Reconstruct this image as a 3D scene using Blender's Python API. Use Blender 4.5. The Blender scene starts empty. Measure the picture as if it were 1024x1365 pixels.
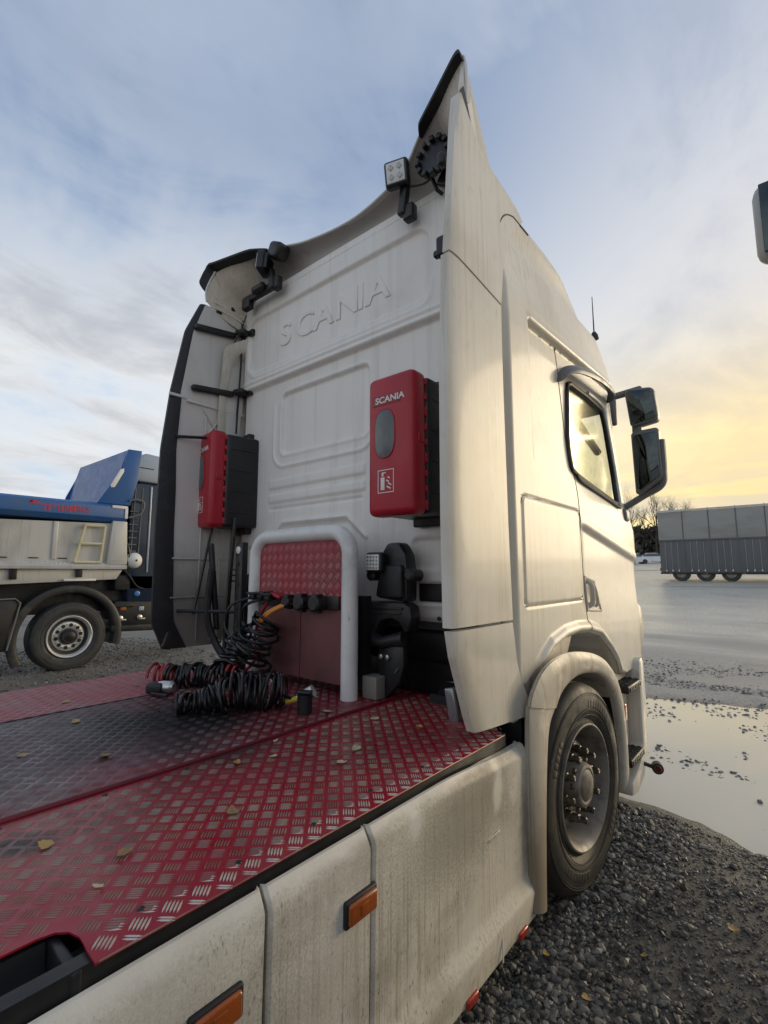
import bpy, bmesh, math, random
import numpy as np
from mathutils import Vector, Matrix
rad = math.radians
rng = np.random.default_rng(7)
random.seed(7)
S = bpy.context.scene
COL = S.collection

# ------------------------------------------------------------------ camera
cd = bpy.data.cameras.new('camera'); cam = bpy.data.objects.new('camera', cd); COL.objects.link(cam)
cam.location = (0, 0, 1.6); cam.rotation_euler = (rad(90 + 7.06), 0, rad(40.02))
cd.sensor_fit = 'VERTICAL'; cd.sensor_height = 36; cd.sensor_width = 27; cd.lens = 650 / 1365 * 36
cd.clip_start = 0.05; cd.clip_end = 4000
S.camera = cam

# ------------------------------------------------------------------ light, sky, exposure
SUN_AZ, SUN_EL = rad(24), rad(11)
SUNDIR = Vector((math.sin(SUN_AZ) * math.cos(SUN_EL), math.cos(SUN_AZ) * math.cos(SUN_EL), math.sin(SUN_EL)))
sl = bpy.data.lights.new('sun', 'SUN'); sun = bpy.data.objects.new('sun', sl); COL.objects.link(sun)
sl.energy = 0.80; sl.angle = rad(26); sl.color = (1.0, 0.82, 0.56)
sun.rotation_euler = (-SUNDIR).to_track_quat('-Z', 'Y').to_euler()
S.view_settings.view_transform = 'Standard'; S.view_settings.look = 'None'
S.view_settings.exposure = 1.0; S.view_settings.gamma = 1.0
S.view_settings.use_curve_mapping = False

class NT:
    """tiny node-graph helper"""
    def __init__(s, tree): s.t = tree; s.n = tree.nodes; s.l = tree.links
    def add(s, typ, ins=None, **props):
        n = s.n.new(typ)
        for k, v in props.items(): setattr(n, k, v)
        for k, v in (ins or {}).items():
            if isinstance(v, bpy.types.NodeSocket): s.l.new(v, n.inputs[k])
            else: n.inputs[k].default_value = v
        return n
    def math(s, op, a, b=0.0, clamp=False):
        n = s.add('ShaderNodeMath', {0: a, 1: b}, operation=op); n.use_clamp = clamp; return n.outputs[0]
    def rng(s, v, a, b, c=0.0, d=1.0, smooth=True):
        n = s.add('ShaderNodeMapRange', {0: v, 1: a, 2: b, 3: c, 4: d})
        if smooth: n.interpolation_type = 'SMOOTHSTEP'
        return n.outputs[0]
    def mix(s, f, a, b, mode='MIX'):
        n = s.add('ShaderNodeMix', data_type='RGBA', blend_type=mode)
        for i, v in ((0, f), (6, a), (7, b)):
            if isinstance(v, bpy.types.NodeSocket): s.l.new(v, n.inputs[i])
            else: n.inputs[i].default_value = (tuple(v) + (1,))[:4] if i > 0 else v
        return n.outputs[2]
    def noise(s, vec, scale, detail=4, rough=0.55, sc3=None, dist=0.0, off=(0, 0, 0)):
        if sc3 or any(off):
            m = s.add('ShaderNodeMapping', {'Vector': vec, 'Scale': sc3 or (1, 1, 1), 'Location': off}); vec = m.outputs[0]
        return s.add('ShaderNodeTexNoise', {'Vector': vec, 'Scale': scale, 'Detail': detail, 'Roughness': rough, 'Distortion': dist}).outputs[0]

w = bpy.data.worlds.new('World'); S.world = w; w.use_nodes = True
g = NT(w.node_tree); g.n.clear()
tc = g.add('ShaderNodeTexCoord').outputs['Generated']
sky = g.add('ShaderNodeTexSky', sky_type='NISHITA')
sky.sun_disc = False; sky.sun_elevation = SUN_EL; sky.sun_rotation = SUN_AZ
sky.air_density = 1.0; sky.dust_density = 1.5; sky.ozone_density = 1.4
sx = g.add('ShaderNodeSeparateXYZ', {0: tc})
zc = g.math('MAXIMUM', sx.outputs[2], 0.0)
den = g.math('ADD', zc, 0.16)
pv = g.add('ShaderNodeCombineXYZ', {0: g.math('DIVIDE', sx.outputs[0], den), 1: g.math('DIVIDE', sx.outputs[1], den), 2: 0.0}).outputs[0]
sundot = g.add('ShaderNodeVectorMath', {0: tc, 1: tuple(SUNDIR)}, operation='DOT_PRODUCT').outputs['Value']
near = g.rng(sundot, 0.30, 1.0)                       # towards the sun
near2 = g.rng(sundot, 0.58, 0.93)
low = g.rng(zc, 0.47, 0.10)                            # towards the horizon
midl = g.rng(zc, 0.72, 0.30)
c1 = g.noise(pv, 0.85, 6, 0.56, dist=0.35, off=(1.7, 0.6, 0))
c2 = g.noise(pv, 2.9, 6, 0.62, sc3=(1.0, 0.55, 1), dist=0.5, off=(4, 2, 0))
cov = g.math('ADD', g.math('MULTIPLY', c1, 0.72), g.math('MULTIPLY', c2, 0.28))
cover = g.rng(cov, 0.38, 0.55)
cover = g.math('MAXIMUM', cover, g.math('MULTIPLY', near, 0.95))
# cloud brightness: grey-blue away from the sun, cream and yellow around it
thick = g.rng(g.math('ADD', g.math('MULTIPLY', c2, 0.42), g.math('MULTIPLY', c1, 0.58)), 0.41, 0.61)
far_c = g.mix(midl, g.mix(thick, (2.5, 2.85, 3.5), (1.3, 1.72, 2.45)), g.mix(thick, (4.95, 4.9, 4.75), (2.95, 3.05, 3.25)))
mid_c = g.mix(midl, g.mix(thick, (3.9, 3.95, 4.15), (2.3, 2.55, 3.1)), g.mix(thick, (4.4, 4.1, 3.75), (3.2, 3.2, 3.3)))
sun_c = g.mix(g.math('MULTIPLY', thick, 0.6), (6.9, 5.1, 1.8), (4.8, 4.0, 2.4))
cl = g.mix(near, far_c, mid_c)
cl = g.mix(g.math('MULTIPLY', near2, low), cl, sun_c)
blue = g.mix(midl, (1.15, 1.65, 2.6), (3.1, 3.7, 4.5))   # clear air between the clouds, added to the sky model
skyc = g.mix(0.14, blue, sky.outputs[0])
skyc = g.mix(g.math('MULTIPLY', near, low), skyc, (6.2, 5.1, 2.5))
full = g.mix(cover, skyc, cl)
# streak bars low above the horizon
sv = g.add('ShaderNodeCombineXYZ', {0: sx.outputs[0], 1: sx.outputs[1], 2: g.math('MULTIPLY', zc, 16.0)}).outputs[0]
bars = g.rng(g.noise(sv, 1.6, 4, 0.55, dist=0.4), 0.47, 0.60)
bars = g.math('MULTIPLY', bars, g.rng(zc, 0.26, 0.04))
barc = g.mix(near2, (3.0, 3.25, 3.6), (3.4, 3.2, 2.9))
full = g.mix(g.math('MULTIPLY', bars, 0.75), full, barc)
full = g.mix(g.rng(sx.outputs[2], 0.0, -0.02), full, (1.0, 1.0, 1.0))
bg = g.add('ShaderNodeBackground', {'Color': full, 'Strength': 0.10})
out = g.add('ShaderNodeOutputWorld', {'Surface': bg.outputs[0]})

# ------------------------------------------------------------------ materials
def mat(name, base, rough=0.5, metal=0.0, layers=(), bump=None, coat=0.0, rvar=0.0, island=0.0, spec=0.5, trans=0.0, alpha=1.0):
    """layers: (colour, noise scale, (sx,sy,sz), lo, hi, strength)"""
    m = bpy.data.materials.new(name); m.use_nodes = True
    t = NT(m.node_tree); b = t.n['Principled BSDF']
    oc = t.add('ShaderNodeTexCoord').outputs['Object']
    col = None; cur = tuple(base)
    for i, (c, sc, s3, lo, hi, st, *mk) in enumerate(layers):
        nz = t.noise(oc, sc, 5, 0.6, sc3=s3, off=(i * 3.1 + 0.7, i * 1.7, i * 0.9))
        f = t.math('MULTIPLY', t.rng(nz, lo, hi), st)
        if mk: f = t.math('MULTIPLY', f, t.rng(t.noise(oc, mk[0], 3, 0.6, off=(i * 2.3, 5.1, i)), 0.40, 0.62, 0.12, 1.0))
        cur = t.mix(f, cur, c)
    if island:
        r = t.add('ShaderNodeNewGeometry').outputs['Random Per Island']
        k = t.rng(r, 0, 1, 1 - island, 1 + island, False)
        comb = t.add('ShaderNodeCombineXYZ', {0: k, 1: k, 2: k}).outputs[0]
        cur = t.mix(1.0, cur, comb, 'MULTIPLY')
    if isinstance(cur, tuple): b.inputs['Base Color'].default_value = cur + (1,)
    else: t.l.new(cur, b.inputs['Base Color'])
    b.inputs['Metallic'].default_value = metal
    b.inputs['Specular IOR Level'].default_value = spec
    b.inputs['Coat Weight'].default_value = coat
    b.inputs['Coat Roughness'].default_value = 0.10
    b.inputs['Transmission Weight'].default_value = trans
    if rvar:
        nz = t.noise(oc, 7, 5, 0.65, off=(9, 1, 4))
        t.l.new(t.rng(nz, 0.3, 0.7, max(rough - rvar, 0.03), rough + rvar), b.inputs['Roughness'])
    else: b.inputs['Roughness'].default_value = rough
    if bump:
        bs = bump[2] if len(bump) > 2 else (1, 1, 1)
        nz = t.noise(oc, bump[0], 4, 0.6, sc3=bs)
        bn = t.add('ShaderNodeBump', {'Height': nz, 'Strength': bump[1], 'Distance': 0.004})
        t.l.new(bn.outputs[0], b.inputs['Normal'])
    return m

BRN = (0.30, 0.235, 0.15); TAN = (0.48, 0.41, 0.29); GRY = (0.33, 0.33, 0.31)
V = (22, 22, 0.55)   # vertical run marks
M = {}
M['cab'] = mat('dirty_white_side_paint', (0.71, 0.675, 0.595), 0.42, layers=[
    (TAN, 1.0, (36, 36, 0.22), 0.44, 0.70, 0.42, 1.6), (BRN, 1.0, (110, 110, 0.45), 0.52, 0.72, 0.55, 2.3), ((0.84, 0.81, 0.74), 1.0, (70, 70, 0.2), 0.56, 0.72, 0.50, 1.9), (TAN, 1.1, (1, 1, 1), 0.42, 0.70, 0.50), (BRN, 22, (1, 1, 0.5), 0.56, 0.78, 0.25), (BRN, 160, (1, 1, 0.5), 0.60, 0.75, 0.30)], spec=0.4, coat=0.16, bump=(120, 0.05))
M['wall'] = mat('dull_white_rear_paint', (0.85, 0.825, 0.77), 0.42, layers=[
    ((0.55, 0.54, 0.50), 1.0, (14, 14, 0.3), 0.48, 0.76, 0.45), ((0.85, 0.84, 0.80), 1.0, (12, 12, 0.25), 0.56, 0.75, 0.5), ((0.58, 0.54, 0.46), 1.8, (1, 1, 1), 0.48, 0.75, 0.5), (BRN, 1.0, (60, 60, 0.8), 0.62, 0.82, 0.22)], coat=0.15, rvar=0.08)
M['skirt'] = mat('dust_covered_white_paint', (0.74, 0.69, 0.58), 0.55, layers=[
    ((0.72, 0.67, 0.56), 1.0, (14, 14, 0.5), 0.52, 0.74, 0.45), (BRN, 1.0, (105, 105, 0.6), 0.46, 0.70, 0.62, 2.0), ((0.33, 0.29, 0.225), 2.0, (1, 1, 1.6), 0.46, 0.68, 0.65), ((0.78, 0.75, 0.67), 3.2, (1, 2.2, 0.7), 0.62, 0.70, 0.6),
    ((0.10, 0.085, 0.065), 120, (1, 1, 0.35), 0.58, 0.70, 0.75, 2.2), ((0.12, 0.10, 0.08), 230, (1, 1, 0.5), 0.56, 0.70, 0.6, 3.0), ((0.74, 0.72, 0.67), 7, (1, 1, 0.35), 0.70, 0.80, 0.6)], bump=(240, 0.12), rvar=0.1)
M['fender'] = mat('muddy_white_fender_paint', (0.64, 0.58, 0.48), 0.46, layers=[
    (BRN, 1.0, (24, 24, 0.8), 0.48, 0.72, 0.7), ((0.16, 0.12, 0.09), 5, (1, 1, 0.6), 0.55, 0.76, 0.6), (TAN, 30, (1, 1, 1), 0.52, 0.74, 0.5)], bump=(90, 0.1), rvar=0.1)
M['tube'] = mat('scuffed_white_tube_paint', (0.72, 0.72, 0.69), 0.34, layers=[
    (GRY, 4, (1, 1, 1), 0.52, 0.75, 0.5), ((0.16, 0.14, 0.12), 17, (1, 1, 0.5), 0.64, 0.74, 0.7)], rvar=0.08)
M['red'] = mat('red_painted_tread_plate', (0.30, 0.008, 0.022), 0.36, layers=[
    ((0.20, 0.02, 0.03), 3, (1, 1, 1), 0.45, 0.7, 0.5), ((0.16, 0.10, 0.085), 1.1, (1, 1, 1), 0.50, 0.78, 0.55), ((0.06, 0.045, 0.04), 40, (1, 1, 1), 0.62, 0.75, 0.5)], bump=(150, 0.08), rvar=0.12)
M['grease'] = mat('grease_blackened_tread_plate', (0.22, 0.014, 0.024), 0.34, layers=[
    ((0.10, 0.03, 0.035), 3, (1, 1, 1), 0.45, 0.7, 0.6), ((0.05, 0.045, 0.04), 30, (1, 1, 1), 0.60, 0.75, 0.5)], bump=(80, 0.12), rvar=0.14)
M['pinkish'] = mat('sky_washed_red_tread_plate', (0.36, 0.07, 0.085), 0.42, layers=[
    ((0.30, 0.20, 0.17), 2.4, (1, 1, 1), 0.42, 0.7, 0.75), ((0.10, 0.05, 0.05), 6, (1, 1, 1), 0.6, 0.74, 0.6)], bump=(90, 0.1), rvar=0.12)  # left plate: pink-grey sky reflection put into the colour
M['lug'] = mat('worn_bare_tread_lug', (0.37, 0.265, 0.195), 0.42, 0.40, layers=[
    ((0.29, 0.030, 0.042), 2.0, (1, 1, 1), 0.40, 0.62, 0.68), ((0.17, 0.12, 0.095), 5, (1, 1, 1), 0.44, 0.68, 0.75)], rvar=0.1)
M['lug_dirty'] = mat('dirty_grey_tread_lug', (0.27, 0.10, 0.10), 0.40, 0.3, layers=[
    ((0.30, 0.25, 0.21), 3, (1, 1, 1), 0.45, 0.65, 0.8)], rvar=0.1)
M['lug_red'] = mat('rubbed_red_tread_lug', (0.40, 0.12, 0.12), 0.42, 0.15, layers=[
    ((0.34, 0.24, 0.22), 6, (1, 1, 1), 0.46, 0.7, 0.6)])
M['alu'] = mat('smeared_aluminium_sheet', (0.17, 0.058, 0.058), 0.46, 0.2, layers=[
    ((0.07, 0.040, 0.040), 2.5, (1, 1, 0.6), 0.44, 0.68, 0.8), ((0.20, 0.04, 0.045), 4, (1.5, 1, 0.4), 0.62, 0.76, 0.7)], rvar=0.14)
M['blk'] = mat('black_plastic', (0.012, 0.012, 0.013), 0.45, layers=[((0.035, 0.032, 0.03), 6, (1, 1, 1), 0.5, 0.75, 0.5)], rvar=0.12)
M['blkmet'] = mat('black_painted_steel', (0.014, 0.014, 0.015), 0.42, 0.1, layers=[((0.050, 0.044, 0.036), 5, (1, 1, 1), 0.48, 0.75, 0.7)], rvar=0.12)
M['rubber'] = mat('black_rubber', (0.011, 0.0115, 0.014), 0.55, layers=[((0.05, 0.05, 0.05), 9, (1, 1, 1), 0.5, 0.75, 0.5)])
M['hose'] = mat('black_coil_hose', (0.008, 0.008, 0.0085), 0.34, layers=[((0.040, 0.036, 0.032), 12, (1, 1, 1), 0.55, 0.75, 0.4)])
M['redhose'] = mat('red_coil_hose', (0.30, 0.018, 0.025), 0.34, layers=[((0.05, 0.02, 0.02), 14, (1, 1, 1), 0.5, 0.72, 0.7)])
M['orange'] = mat('orange_hose_sleeve', (0.62, 0.22, 0.03), 0.42)
M['yellow'] = mat('yellow_hose_sleeve', (0.60, 0.42, 0.04), 0.42)
M['steel'] = mat('bright_fitting_metal', (0.55, 0.54, 0.52), 0.28, 0.9, rvar=0.08)
M['tyre'] = mat('dusty_tyre_rubber', (0.032, 0.030, 0.027), 0.62, layers=[
    ((0.105, 0.09, 0.067), 5, (1, 1, 1), 0.44, 0.72, 0.55), ((0.02, 0.02, 0.02), 18, (1, 1, 1), 0.5, 0.72, 0.6)], bump=(60, 0.15), rvar=0.1)
M['rim'] = mat('grimy_steel_rim', (0.24, 0.22, 0.185), 0.55, 0.05, layers=[
    ((0.10, 0.08, 0.06), 9, (1, 1, 1), 0.44, 0.68, 0.8), ((0.26, 0.24, 0.21), 16, (1, 1, 1), 0.60, 0.75, 0.5)], bump=(60, 0.15), rvar=0.12)
M['bolt'] = mat('greasy_wheel_nut', (0.15, 0.135, 0.115), 0.36, 0.7, layers=[((0.05, 0.04, 0.03), 60, (1, 1, 1), 0.45, 0.7, 0.7)])
M['redbox'] = mat('red_moulded_plastic', (0.42, 0.010, 0.024), 0.36, layers=[((0.30, 0.012, 0.02), 5, (1, 1, 1), 0.45, 0.72, 0.6), ((0.26, 0.06, 0.05), 30, (1, 1, 1), 0.66, 0.8, 0.4)], bump=(140, 0.06), rvar=0.08)
M['smoke'] = mat('smoked_clear_window', (0.07, 0.085, 0.09), 0.22, layers=[((0.16, 0.17, 0.17), 7, (1, 1, 0.6), 0.45, 0.75, 0.6)], coat=0.4)
M['print'] = mat('white_print', (0.74, 0.72, 0.69), 0.5)
M['blacktext'] = mat('black_vinyl_print', (0.03, 0.03, 0.035), 0.45)
M['amber'] = mat('amber_lens', (0.33, 0.075, 0.010), 0.26, layers=[((0.26, 0.06, 0.01), 20, (1, 1, 0.5), 0.5, 0.72, 0.6)], coat=0.5, bump=(220, 0.2))
M['redlens'] = mat('red_lens', (0.38, 0.03, 0.015), 0.22, coat=0.5)
M['led'] = mat('led_lens', (0.68, 0.69, 0.66), 0.18, coat=0.6)
M['ledcell'] = mat('led_cell', (0.30, 0.31, 0.31), 0.12, 0.6)
M['mirror'] = mat('mirror_glass', (0.075, 0.088, 0.09), 0.04, 1.0)
M['grey'] = mat('grey_moulded_plastic', (0.135, 0.135, 0.135), 0.42, layers=[((0.22, 0.20, 0.18), 8, (1, 1, 1), 0.48, 0.74, 0.5)], rvar=0.08)
M['seat'] = mat('dark_seat_fabric', (0.03, 0.03, 0.034), 0.85)

def glass_mat(name, tint, gl=0.12):
    m = bpy.data.materials.new(name); m.use_nodes = True; t = NT(m.node_tree); t.n.clear()
    oc = t.add('ShaderNodeTexCoord').outputs['Object']
    tr = t.add('ShaderNodeBsdfTransparent', {'Color': tint + (1,)})
    gs = t.add('ShaderNodeBsdfGlossy', {'Color': (1, 0.97, 0.85, 1), 'Roughness': 0.16})
    df = t.add('ShaderNodeBsdfDiffuse', {'Color': (0.55, 0.48, 0.36, 1)})
    fr = t.add('ShaderNodeFresnel', {'IOR': 1.16}).outputs[0]
    fr = t.math('MULTIPLY', fr, 0.32)
    mx = t.add('ShaderNodeMixShader', {0: fr, 1: tr.outputs[0], 2: gs.outputs[0]})
    film = t.rng(t.noise(oc, 18, 5, 0.6), 0.45, 0.75, 0.0, gl)
    mx2 = t.add('ShaderNodeMixShader', {0: film, 1: mx.outputs[0], 2: df.outputs[0]})
    t.add('ShaderNodeOutputMaterial', {'Surface': mx2.outputs[0]})
    return m
M['glass'] = glass_mat('window_glass', (0.97, 0.98, 0.93), 0.10)

def tone_patch(m, c, r0, r1, color, st, nsc=5.0, amp=0.35, sc3=(1, 1, 1)):
    """a spill, wipe or toned area with its own place and ragged outline"""
    t = NT(m.node_tree); b = t.n['Principled BSDF']; ins = b.inputs['Base Color']
    prev = ins.links[0].from_socket if ins.links else tuple(ins.default_value)
    oc = t.add('ShaderNodeTexCoord').outputs['Object']
    mp = t.add('ShaderNodeMapping', {'Vector': oc, 'Scale': sc3, 'Location': tuple(-c[i] * sc3[i] for i in range(3))}).outputs[0]
    d = t.add('ShaderNodeVectorMath', {0: mp}, operation='LENGTH').outputs['Value']
    d = t.math('ADD', d, t.math('MULTIPLY', t.math('SUBTRACT', t.noise(oc, nsc, 5, 0.65), 0.5), amp * 2))
    f = t.math('MULTIPLY', t.rng(d, r1, r0), st)
    t.l.new(t.mix(f, prev, color), ins)
for k_, c_ in (('grease', (0.048, 0.044, 0.045)), ('lug_dirty', (0.150, 0.142, 0.140))):
    tone_patch(M[k_], (-2.55, 0.35, 0.93), 0.45, 1.05, c_, 0.80, 4, .40, (1.0, .8, 0))
    tone_patch(M[k_], (-2.20, 1.18, 0.93), 0.10, 0.66, (0.012, 0.0115, 0.012), 0.95, 6, .32, (1, 1, 0))
for k_ in ('red', 'lug'):
    tone_patch(M[k_], (-1.74, 1.10, 0.93), 0.05, 0.36, (0.03, 0.022, 0.022), 0.85, 8, .16, (1.3, .8, 0))
    tone_patch(M[k_], (-1.52, 0.42, 0.93), 0.02, 0.10, (0.05, 0.045, 0.045), 0.8, 20, .05, (1, 1, 0))
tone_patch(M['skirt'], (-.96, 1.60, .78), .16, .50, (0.36, 0.31, 0.235), .36, 5, .20, (0, 1, 2.0))
tone_patch(M['skirt'], (-.96, 1.58, .76), .05, .58, (0.12, 0.10, 0.07), .48, 130, .55, (0, 1, 2.0))
tone_patch(M['skirt'], (-.96, .95, .60), .05, .50, (0.13, 0.11, 0.08), .22, 150, .55, (0, 1, 1.4))
tone_patch(M['skirt'], (-.96, .50, .62), .05, .50, (0.13, 0.11, 0.08), .22, 150, .55, (0, 1, 1.4))
tone_patch(M['skirt'], (-.96, 1.84, .77), .02, .085, (0.76, 0.72, 0.62), .85, 14, .05, (0, 1.5, .55))
tone_patch(M['skirt'], (-.96, 1.98, .70), .01, .07, (0.74, 0.70, 0.61), .7, 40, .10, (0, 1.2, 1.0))
tone_patch(M['skirt'], (-.97, 1.5, .885), .006, .030, (0.76, 0.72, 0.63), .8, 9, .016, (0, 0, 1))
tone_patch(M['skirt'], (-.96, 1.30, .83), .01, .06, (0.74, 0.71, 0.63), .7, 20, .05, (0, 1, 1))
tone_patch(M['skirt'], (-.96, .40, .40), .10, .60, (0.25, 0.21, 0.15), .5, 6, .25, (0, 1, 1))
tone_patch(M['fender'], (-.93, 2.14, .22), .10, .62, (0.22, 0.165, 0.105), .75, 8, .16, (0, 1, 1))
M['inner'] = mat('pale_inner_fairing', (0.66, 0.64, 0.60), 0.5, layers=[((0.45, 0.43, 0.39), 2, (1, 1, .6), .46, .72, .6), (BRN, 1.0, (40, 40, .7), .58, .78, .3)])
tone_patch(M['inner'], (-3.45, 1.95, .85), .30, 1.0, (0.13, 0.115, 0.095), .85, 4, .2, (0, .4, .85))  # inner face darker towards the bottom
tone_patch(M['wall'], (-2.2, 2.25, 1.25), .10, .75, (0.42, 0.40, 0.36), .55, 4, .22, (.25, 0, 1))  # rear wall greyer towards its foot
M['lugedge'] = mat('worn_lit_rim_lug', (0.66, 0.57, 0.47), 0.38, 0.5, layers=[((0.34, 0.05, 0.06), 9, (1, 1, 1), 0.5, 0.7, 0.7)])  # rim lugs: bare wear, plus light caught on the fold put into the colour
M['seam'] = mat('dull_red_seam', (0.15, 0.010, 0.018), 0.45, layers=[((0.05, 0.02, 0.02), 9, (1, 1, 1), 0.5, 0.7, 0.7)])
# ------------------------------------------------------------------ mesh helpers
LOCAL = set()      # things whose parts are written round their own base
def link(o, parent=None):
    COL.objects.link(o)
    if parent is not None:
        o.parent = parent
        if parent.parent is None and parent.type == 'EMPTY' and parent.name not in LOCAL:
            o.matrix_parent_inverse = Matrix.Translation(-Vector(parent.location))   # parts are written in place coordinates
    return o
def mesh(name, v, f, m, parent=None, smooth=False, angle=None, mats=None, fm=None):
    me = bpy.data.meshes.new(name)
    v = np.asarray(v, dtype=np.float64)
    me.from_pydata([tuple(p) for p in v.tolist()], [], [tuple(q) for q in (f.tolist() if isinstance(f, np.ndarray) else f)])
    for x in (mats or [m]): me.materials.append(x)
    if fm is not None: me.polygons.foreach_set('material_index', np.asarray(fm, dtype=np.int32))
    if smooth: me.polygons.foreach_set('use_smooth', np.ones(len(me.polygons), dtype=bool))
    me.update()
    if angle is not None and smooth: me.set_sharp_from_angle(angle=rad(angle))
    return link(bpy.data.objects.new(name, me), parent)
class B:
    """collects shapes of one part"""
    def __init__(s): s.v = []; s.f = []; s.n = 0; s.k = []
    def put(s, v, f, k=0):
        v = np.asarray(v, float); s.v.append(v)
        for q in f: s.f.append(tuple(int(i) + s.n for i in q)); s.k.append(k)
        s.n += len(v); return s
    def box(s, c, d, rot=None, bev=0.0, k=0):
        x, y, z = np.asarray(d, float) / 2
        if bev <= 0:
            v = np.array([(i * x, j * y, l * z) for l in (-1, 1) for j in (-1, 1) for i in (-1, 1)])
            f = [(0, 2, 3, 1), (4, 5, 7, 6), (0, 1, 5, 4), (2, 6, 7, 3), (0, 4, 6, 2), (1, 3, 7, 5)]
        else:
            bm = bmesh.new(); bmesh.ops.create_cube(bm, size=1.0)
            for q in bm.verts: q.co = Vector((q.co.x * 2 * x, q.co.y * 2 * y, q.co.z * 2 * z))
            bmesh.ops.bevel(bm, geom=bm.edges[:], offset=min(bev, x * .95, y * .95, z * .95), segments=3, profile=0.5, affect='EDGES')
            bm.verts.index_update()
            v = np.array([q.co[:] for q in bm.verts]); f = [[q.index for q in p.verts] for p in bm.faces]; bm.free()
        if rot is not None: v = v @ np.array(rot.to_3x3()).T
        return s.put(v + np.asarray(c, float), f, k)
    def tube(s, pts, r, n=8, cap=True, closed=False, k=0):
        P = np.asarray(pts, float); m_ = len(P)
        if closed: T = np.roll(P, -1, 0) - np.roll(P, 1, 0)
        else: T = np.gradient(P, axis=0)
        T /= np.linalg.norm(T, axis=1)[:, None] + 1e-12
        a = np.array([0, 0, 1.]) if abs(T[0][2]) < 0.9 else np.array([1., 0, 0])
        nrm = np.cross(T[0], a); nrm /= np.linalg.norm(nrm); rr = np.broadcast_to(np.asarray(r, float), (m_,))
        vs = []
        th = np.linspace(0, 2 * np.pi, n, endpoint=False)
        for i in range(m_):
            nrm = nrm - T[i] * (nrm @ T[i]); nrm /= np.linalg.norm(nrm); bn = np.cross(T[i], nrm)
            vs.append(P[i] + rr[i] * (np.cos(th)[:, None] * nrm + np.sin(th)[:, None] * bn))
        f = []
        for i in range(m_ if closed else m_ - 1):
            i2 = (i + 1) % m_
            for j in range(n): f.append((i * n + j, i * n + (j + 1) % n, i2 * n + (j + 1) % n, i2 * n + j))
        if cap and not closed: f.append(tuple(range(n - 1, -1, -1))); f.append(tuple(range((m_ - 1) * n, m_ * n)))
        return s.put(np.concatenate(vs), f, k)
    def lathe(s, prof, c, axis='X', n=40, k=0, rot=None, cap=True):
        """prof: (along axis, radius)"""
        th = np.linspace(0, 2 * np.pi, n, endpoint=False); v = []
        for a, r in prof:
            ring = np.stack([np.full(n, a), r * np.cos(th), r * np.sin(th)], 1); v.append(ring)
        v = np.concatenate(v)
        if axis == 'Y': v = v[:, [1, 0, 2]]
        if axis == 'Z': v = v[:, [1, 2, 0]]
        if rot is not None: v = v @ np.array(rot.to_3x3()).T
        f = []
        for i in range(len(prof) - 1):
            for j in range(n): f.append((i * n + j, i * n + (j + 1) % n, (i + 1) * n + (j + 1) % n, (i + 1) * n + j))
        if cap: f.append(tuple(range(n - 1, -1, -1))); f.append(tuple(range((len(prof) - 1) * n, len(prof) * n)))
        return s.put(v + np.asarray(c, float), f, k)
    def prism(s, poly, a, b, axis='X', bev=0.0, k=0):
        """polygon in the two other axes, extruded from a to b along axis"""
        bm = bmesh.new()
        def P3(p, t): return {'X': (t, p[0], p[1]), 'Y': (p[0], t, p[1]), 'Z': (p[0], p[1], t)}[axis]
        vs = [bm.verts.new(P3(p, a)) for p in poly]; fc = bm.faces.new(vs)
        r = bmesh.ops.extrude_face_region(bm, geom=[fc])
        d = Vector(P3((0, 0), b - a))
        for q in r['geom']:
            if isinstance(q, bmesh.types.BMVert): q.co += d
        bmesh.ops.recalc_face_normals(bm, faces=bm.faces[:])
        if bev > 0: bmesh.ops.bevel(bm, geom=bm.edges[:], offset=bev, segments=2, profile=0.5, affect='EDGES', clamp_overlap=True)
        bm.verts.index_update()
        s.put([q.co[:] for q in bm.verts], [[q.index for q in p.verts] for p in bm.faces], k); bm.free(); return s
    def out(s, name, m, parent=None, smooth=True, angle=35, mats=None):
        return mesh(name, np.concatenate(s.v), s.f, m, parent, smooth, angle, mats, s.k if mats else None)
def gridf(nu, nv, mask=None, off=0, flip=False):
    i = np.arange(nu - 1)[:, None] * nv + np.arange(nv - 1)[None]
    q = np.stack([i, i + 1, i + nv + 1, i + nv], -1)
    if mask is not None: q = q[mask]
    q = q.reshape(-1, 4) + off
    return q[:, ::-1] if flip else q
def grid(name, P, m, parent=None, mask=None, flip=False, angle=None):
    nu, nv = P.shape[:2]
    return mesh(name, P.reshape(-1, 3), gridf(nu, nv, mask, 0, flip), m, parent, True, angle)
def shell(name, P, off, m, parent=None, flip=False, angle=40):
    """closed sheet: surface P and a copy moved by off, sides bridged"""
    nu, nv = P.shape[:2]; off = np.asarray(off, float)
    Q = P + off
    f = gridf(nu, nv, flip=flip).tolist() + gridf(nu, nv, off=nu * nv, flip=not flip).tolist()
    e = [i * nv for i in range(nu)] + [(nu - 1) * nv + j for j in range(1, nv)] + [i * nv + nv - 1 for i in range(nu - 2, -1, -1)] + [j for j in range(nv - 2, 0, -1)]
    for a, b in zip(e, e[1:] + e[:1]):
        q = (a, b, b + nu * nv, a + nu * nv); f.append(q if not flip else q[::-1])
    return mesh(name, np.concatenate([P.reshape(-1, 3), Q.reshape(-1, 3)]), f, m, parent, True, angle)
def ss(a, b, x): t = np.clip((x - a) / (b - a), 0, 1); return t * t * (3 - 2 * t)
def rrect(x, z, x0, x1, z0, z1, r):
    qx = np.abs(x - (x0 + x1) / 2) - (x1 - x0) / 2 + r; qz = np.abs(z - (z0 + z1) / 2) - (z1 - z0) / 2 + r
    return np.hypot(np.maximum(qx, 0), np.maximum(qz, 0)) + np.minimum(np.maximum(qx, qz), 0) - r
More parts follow.
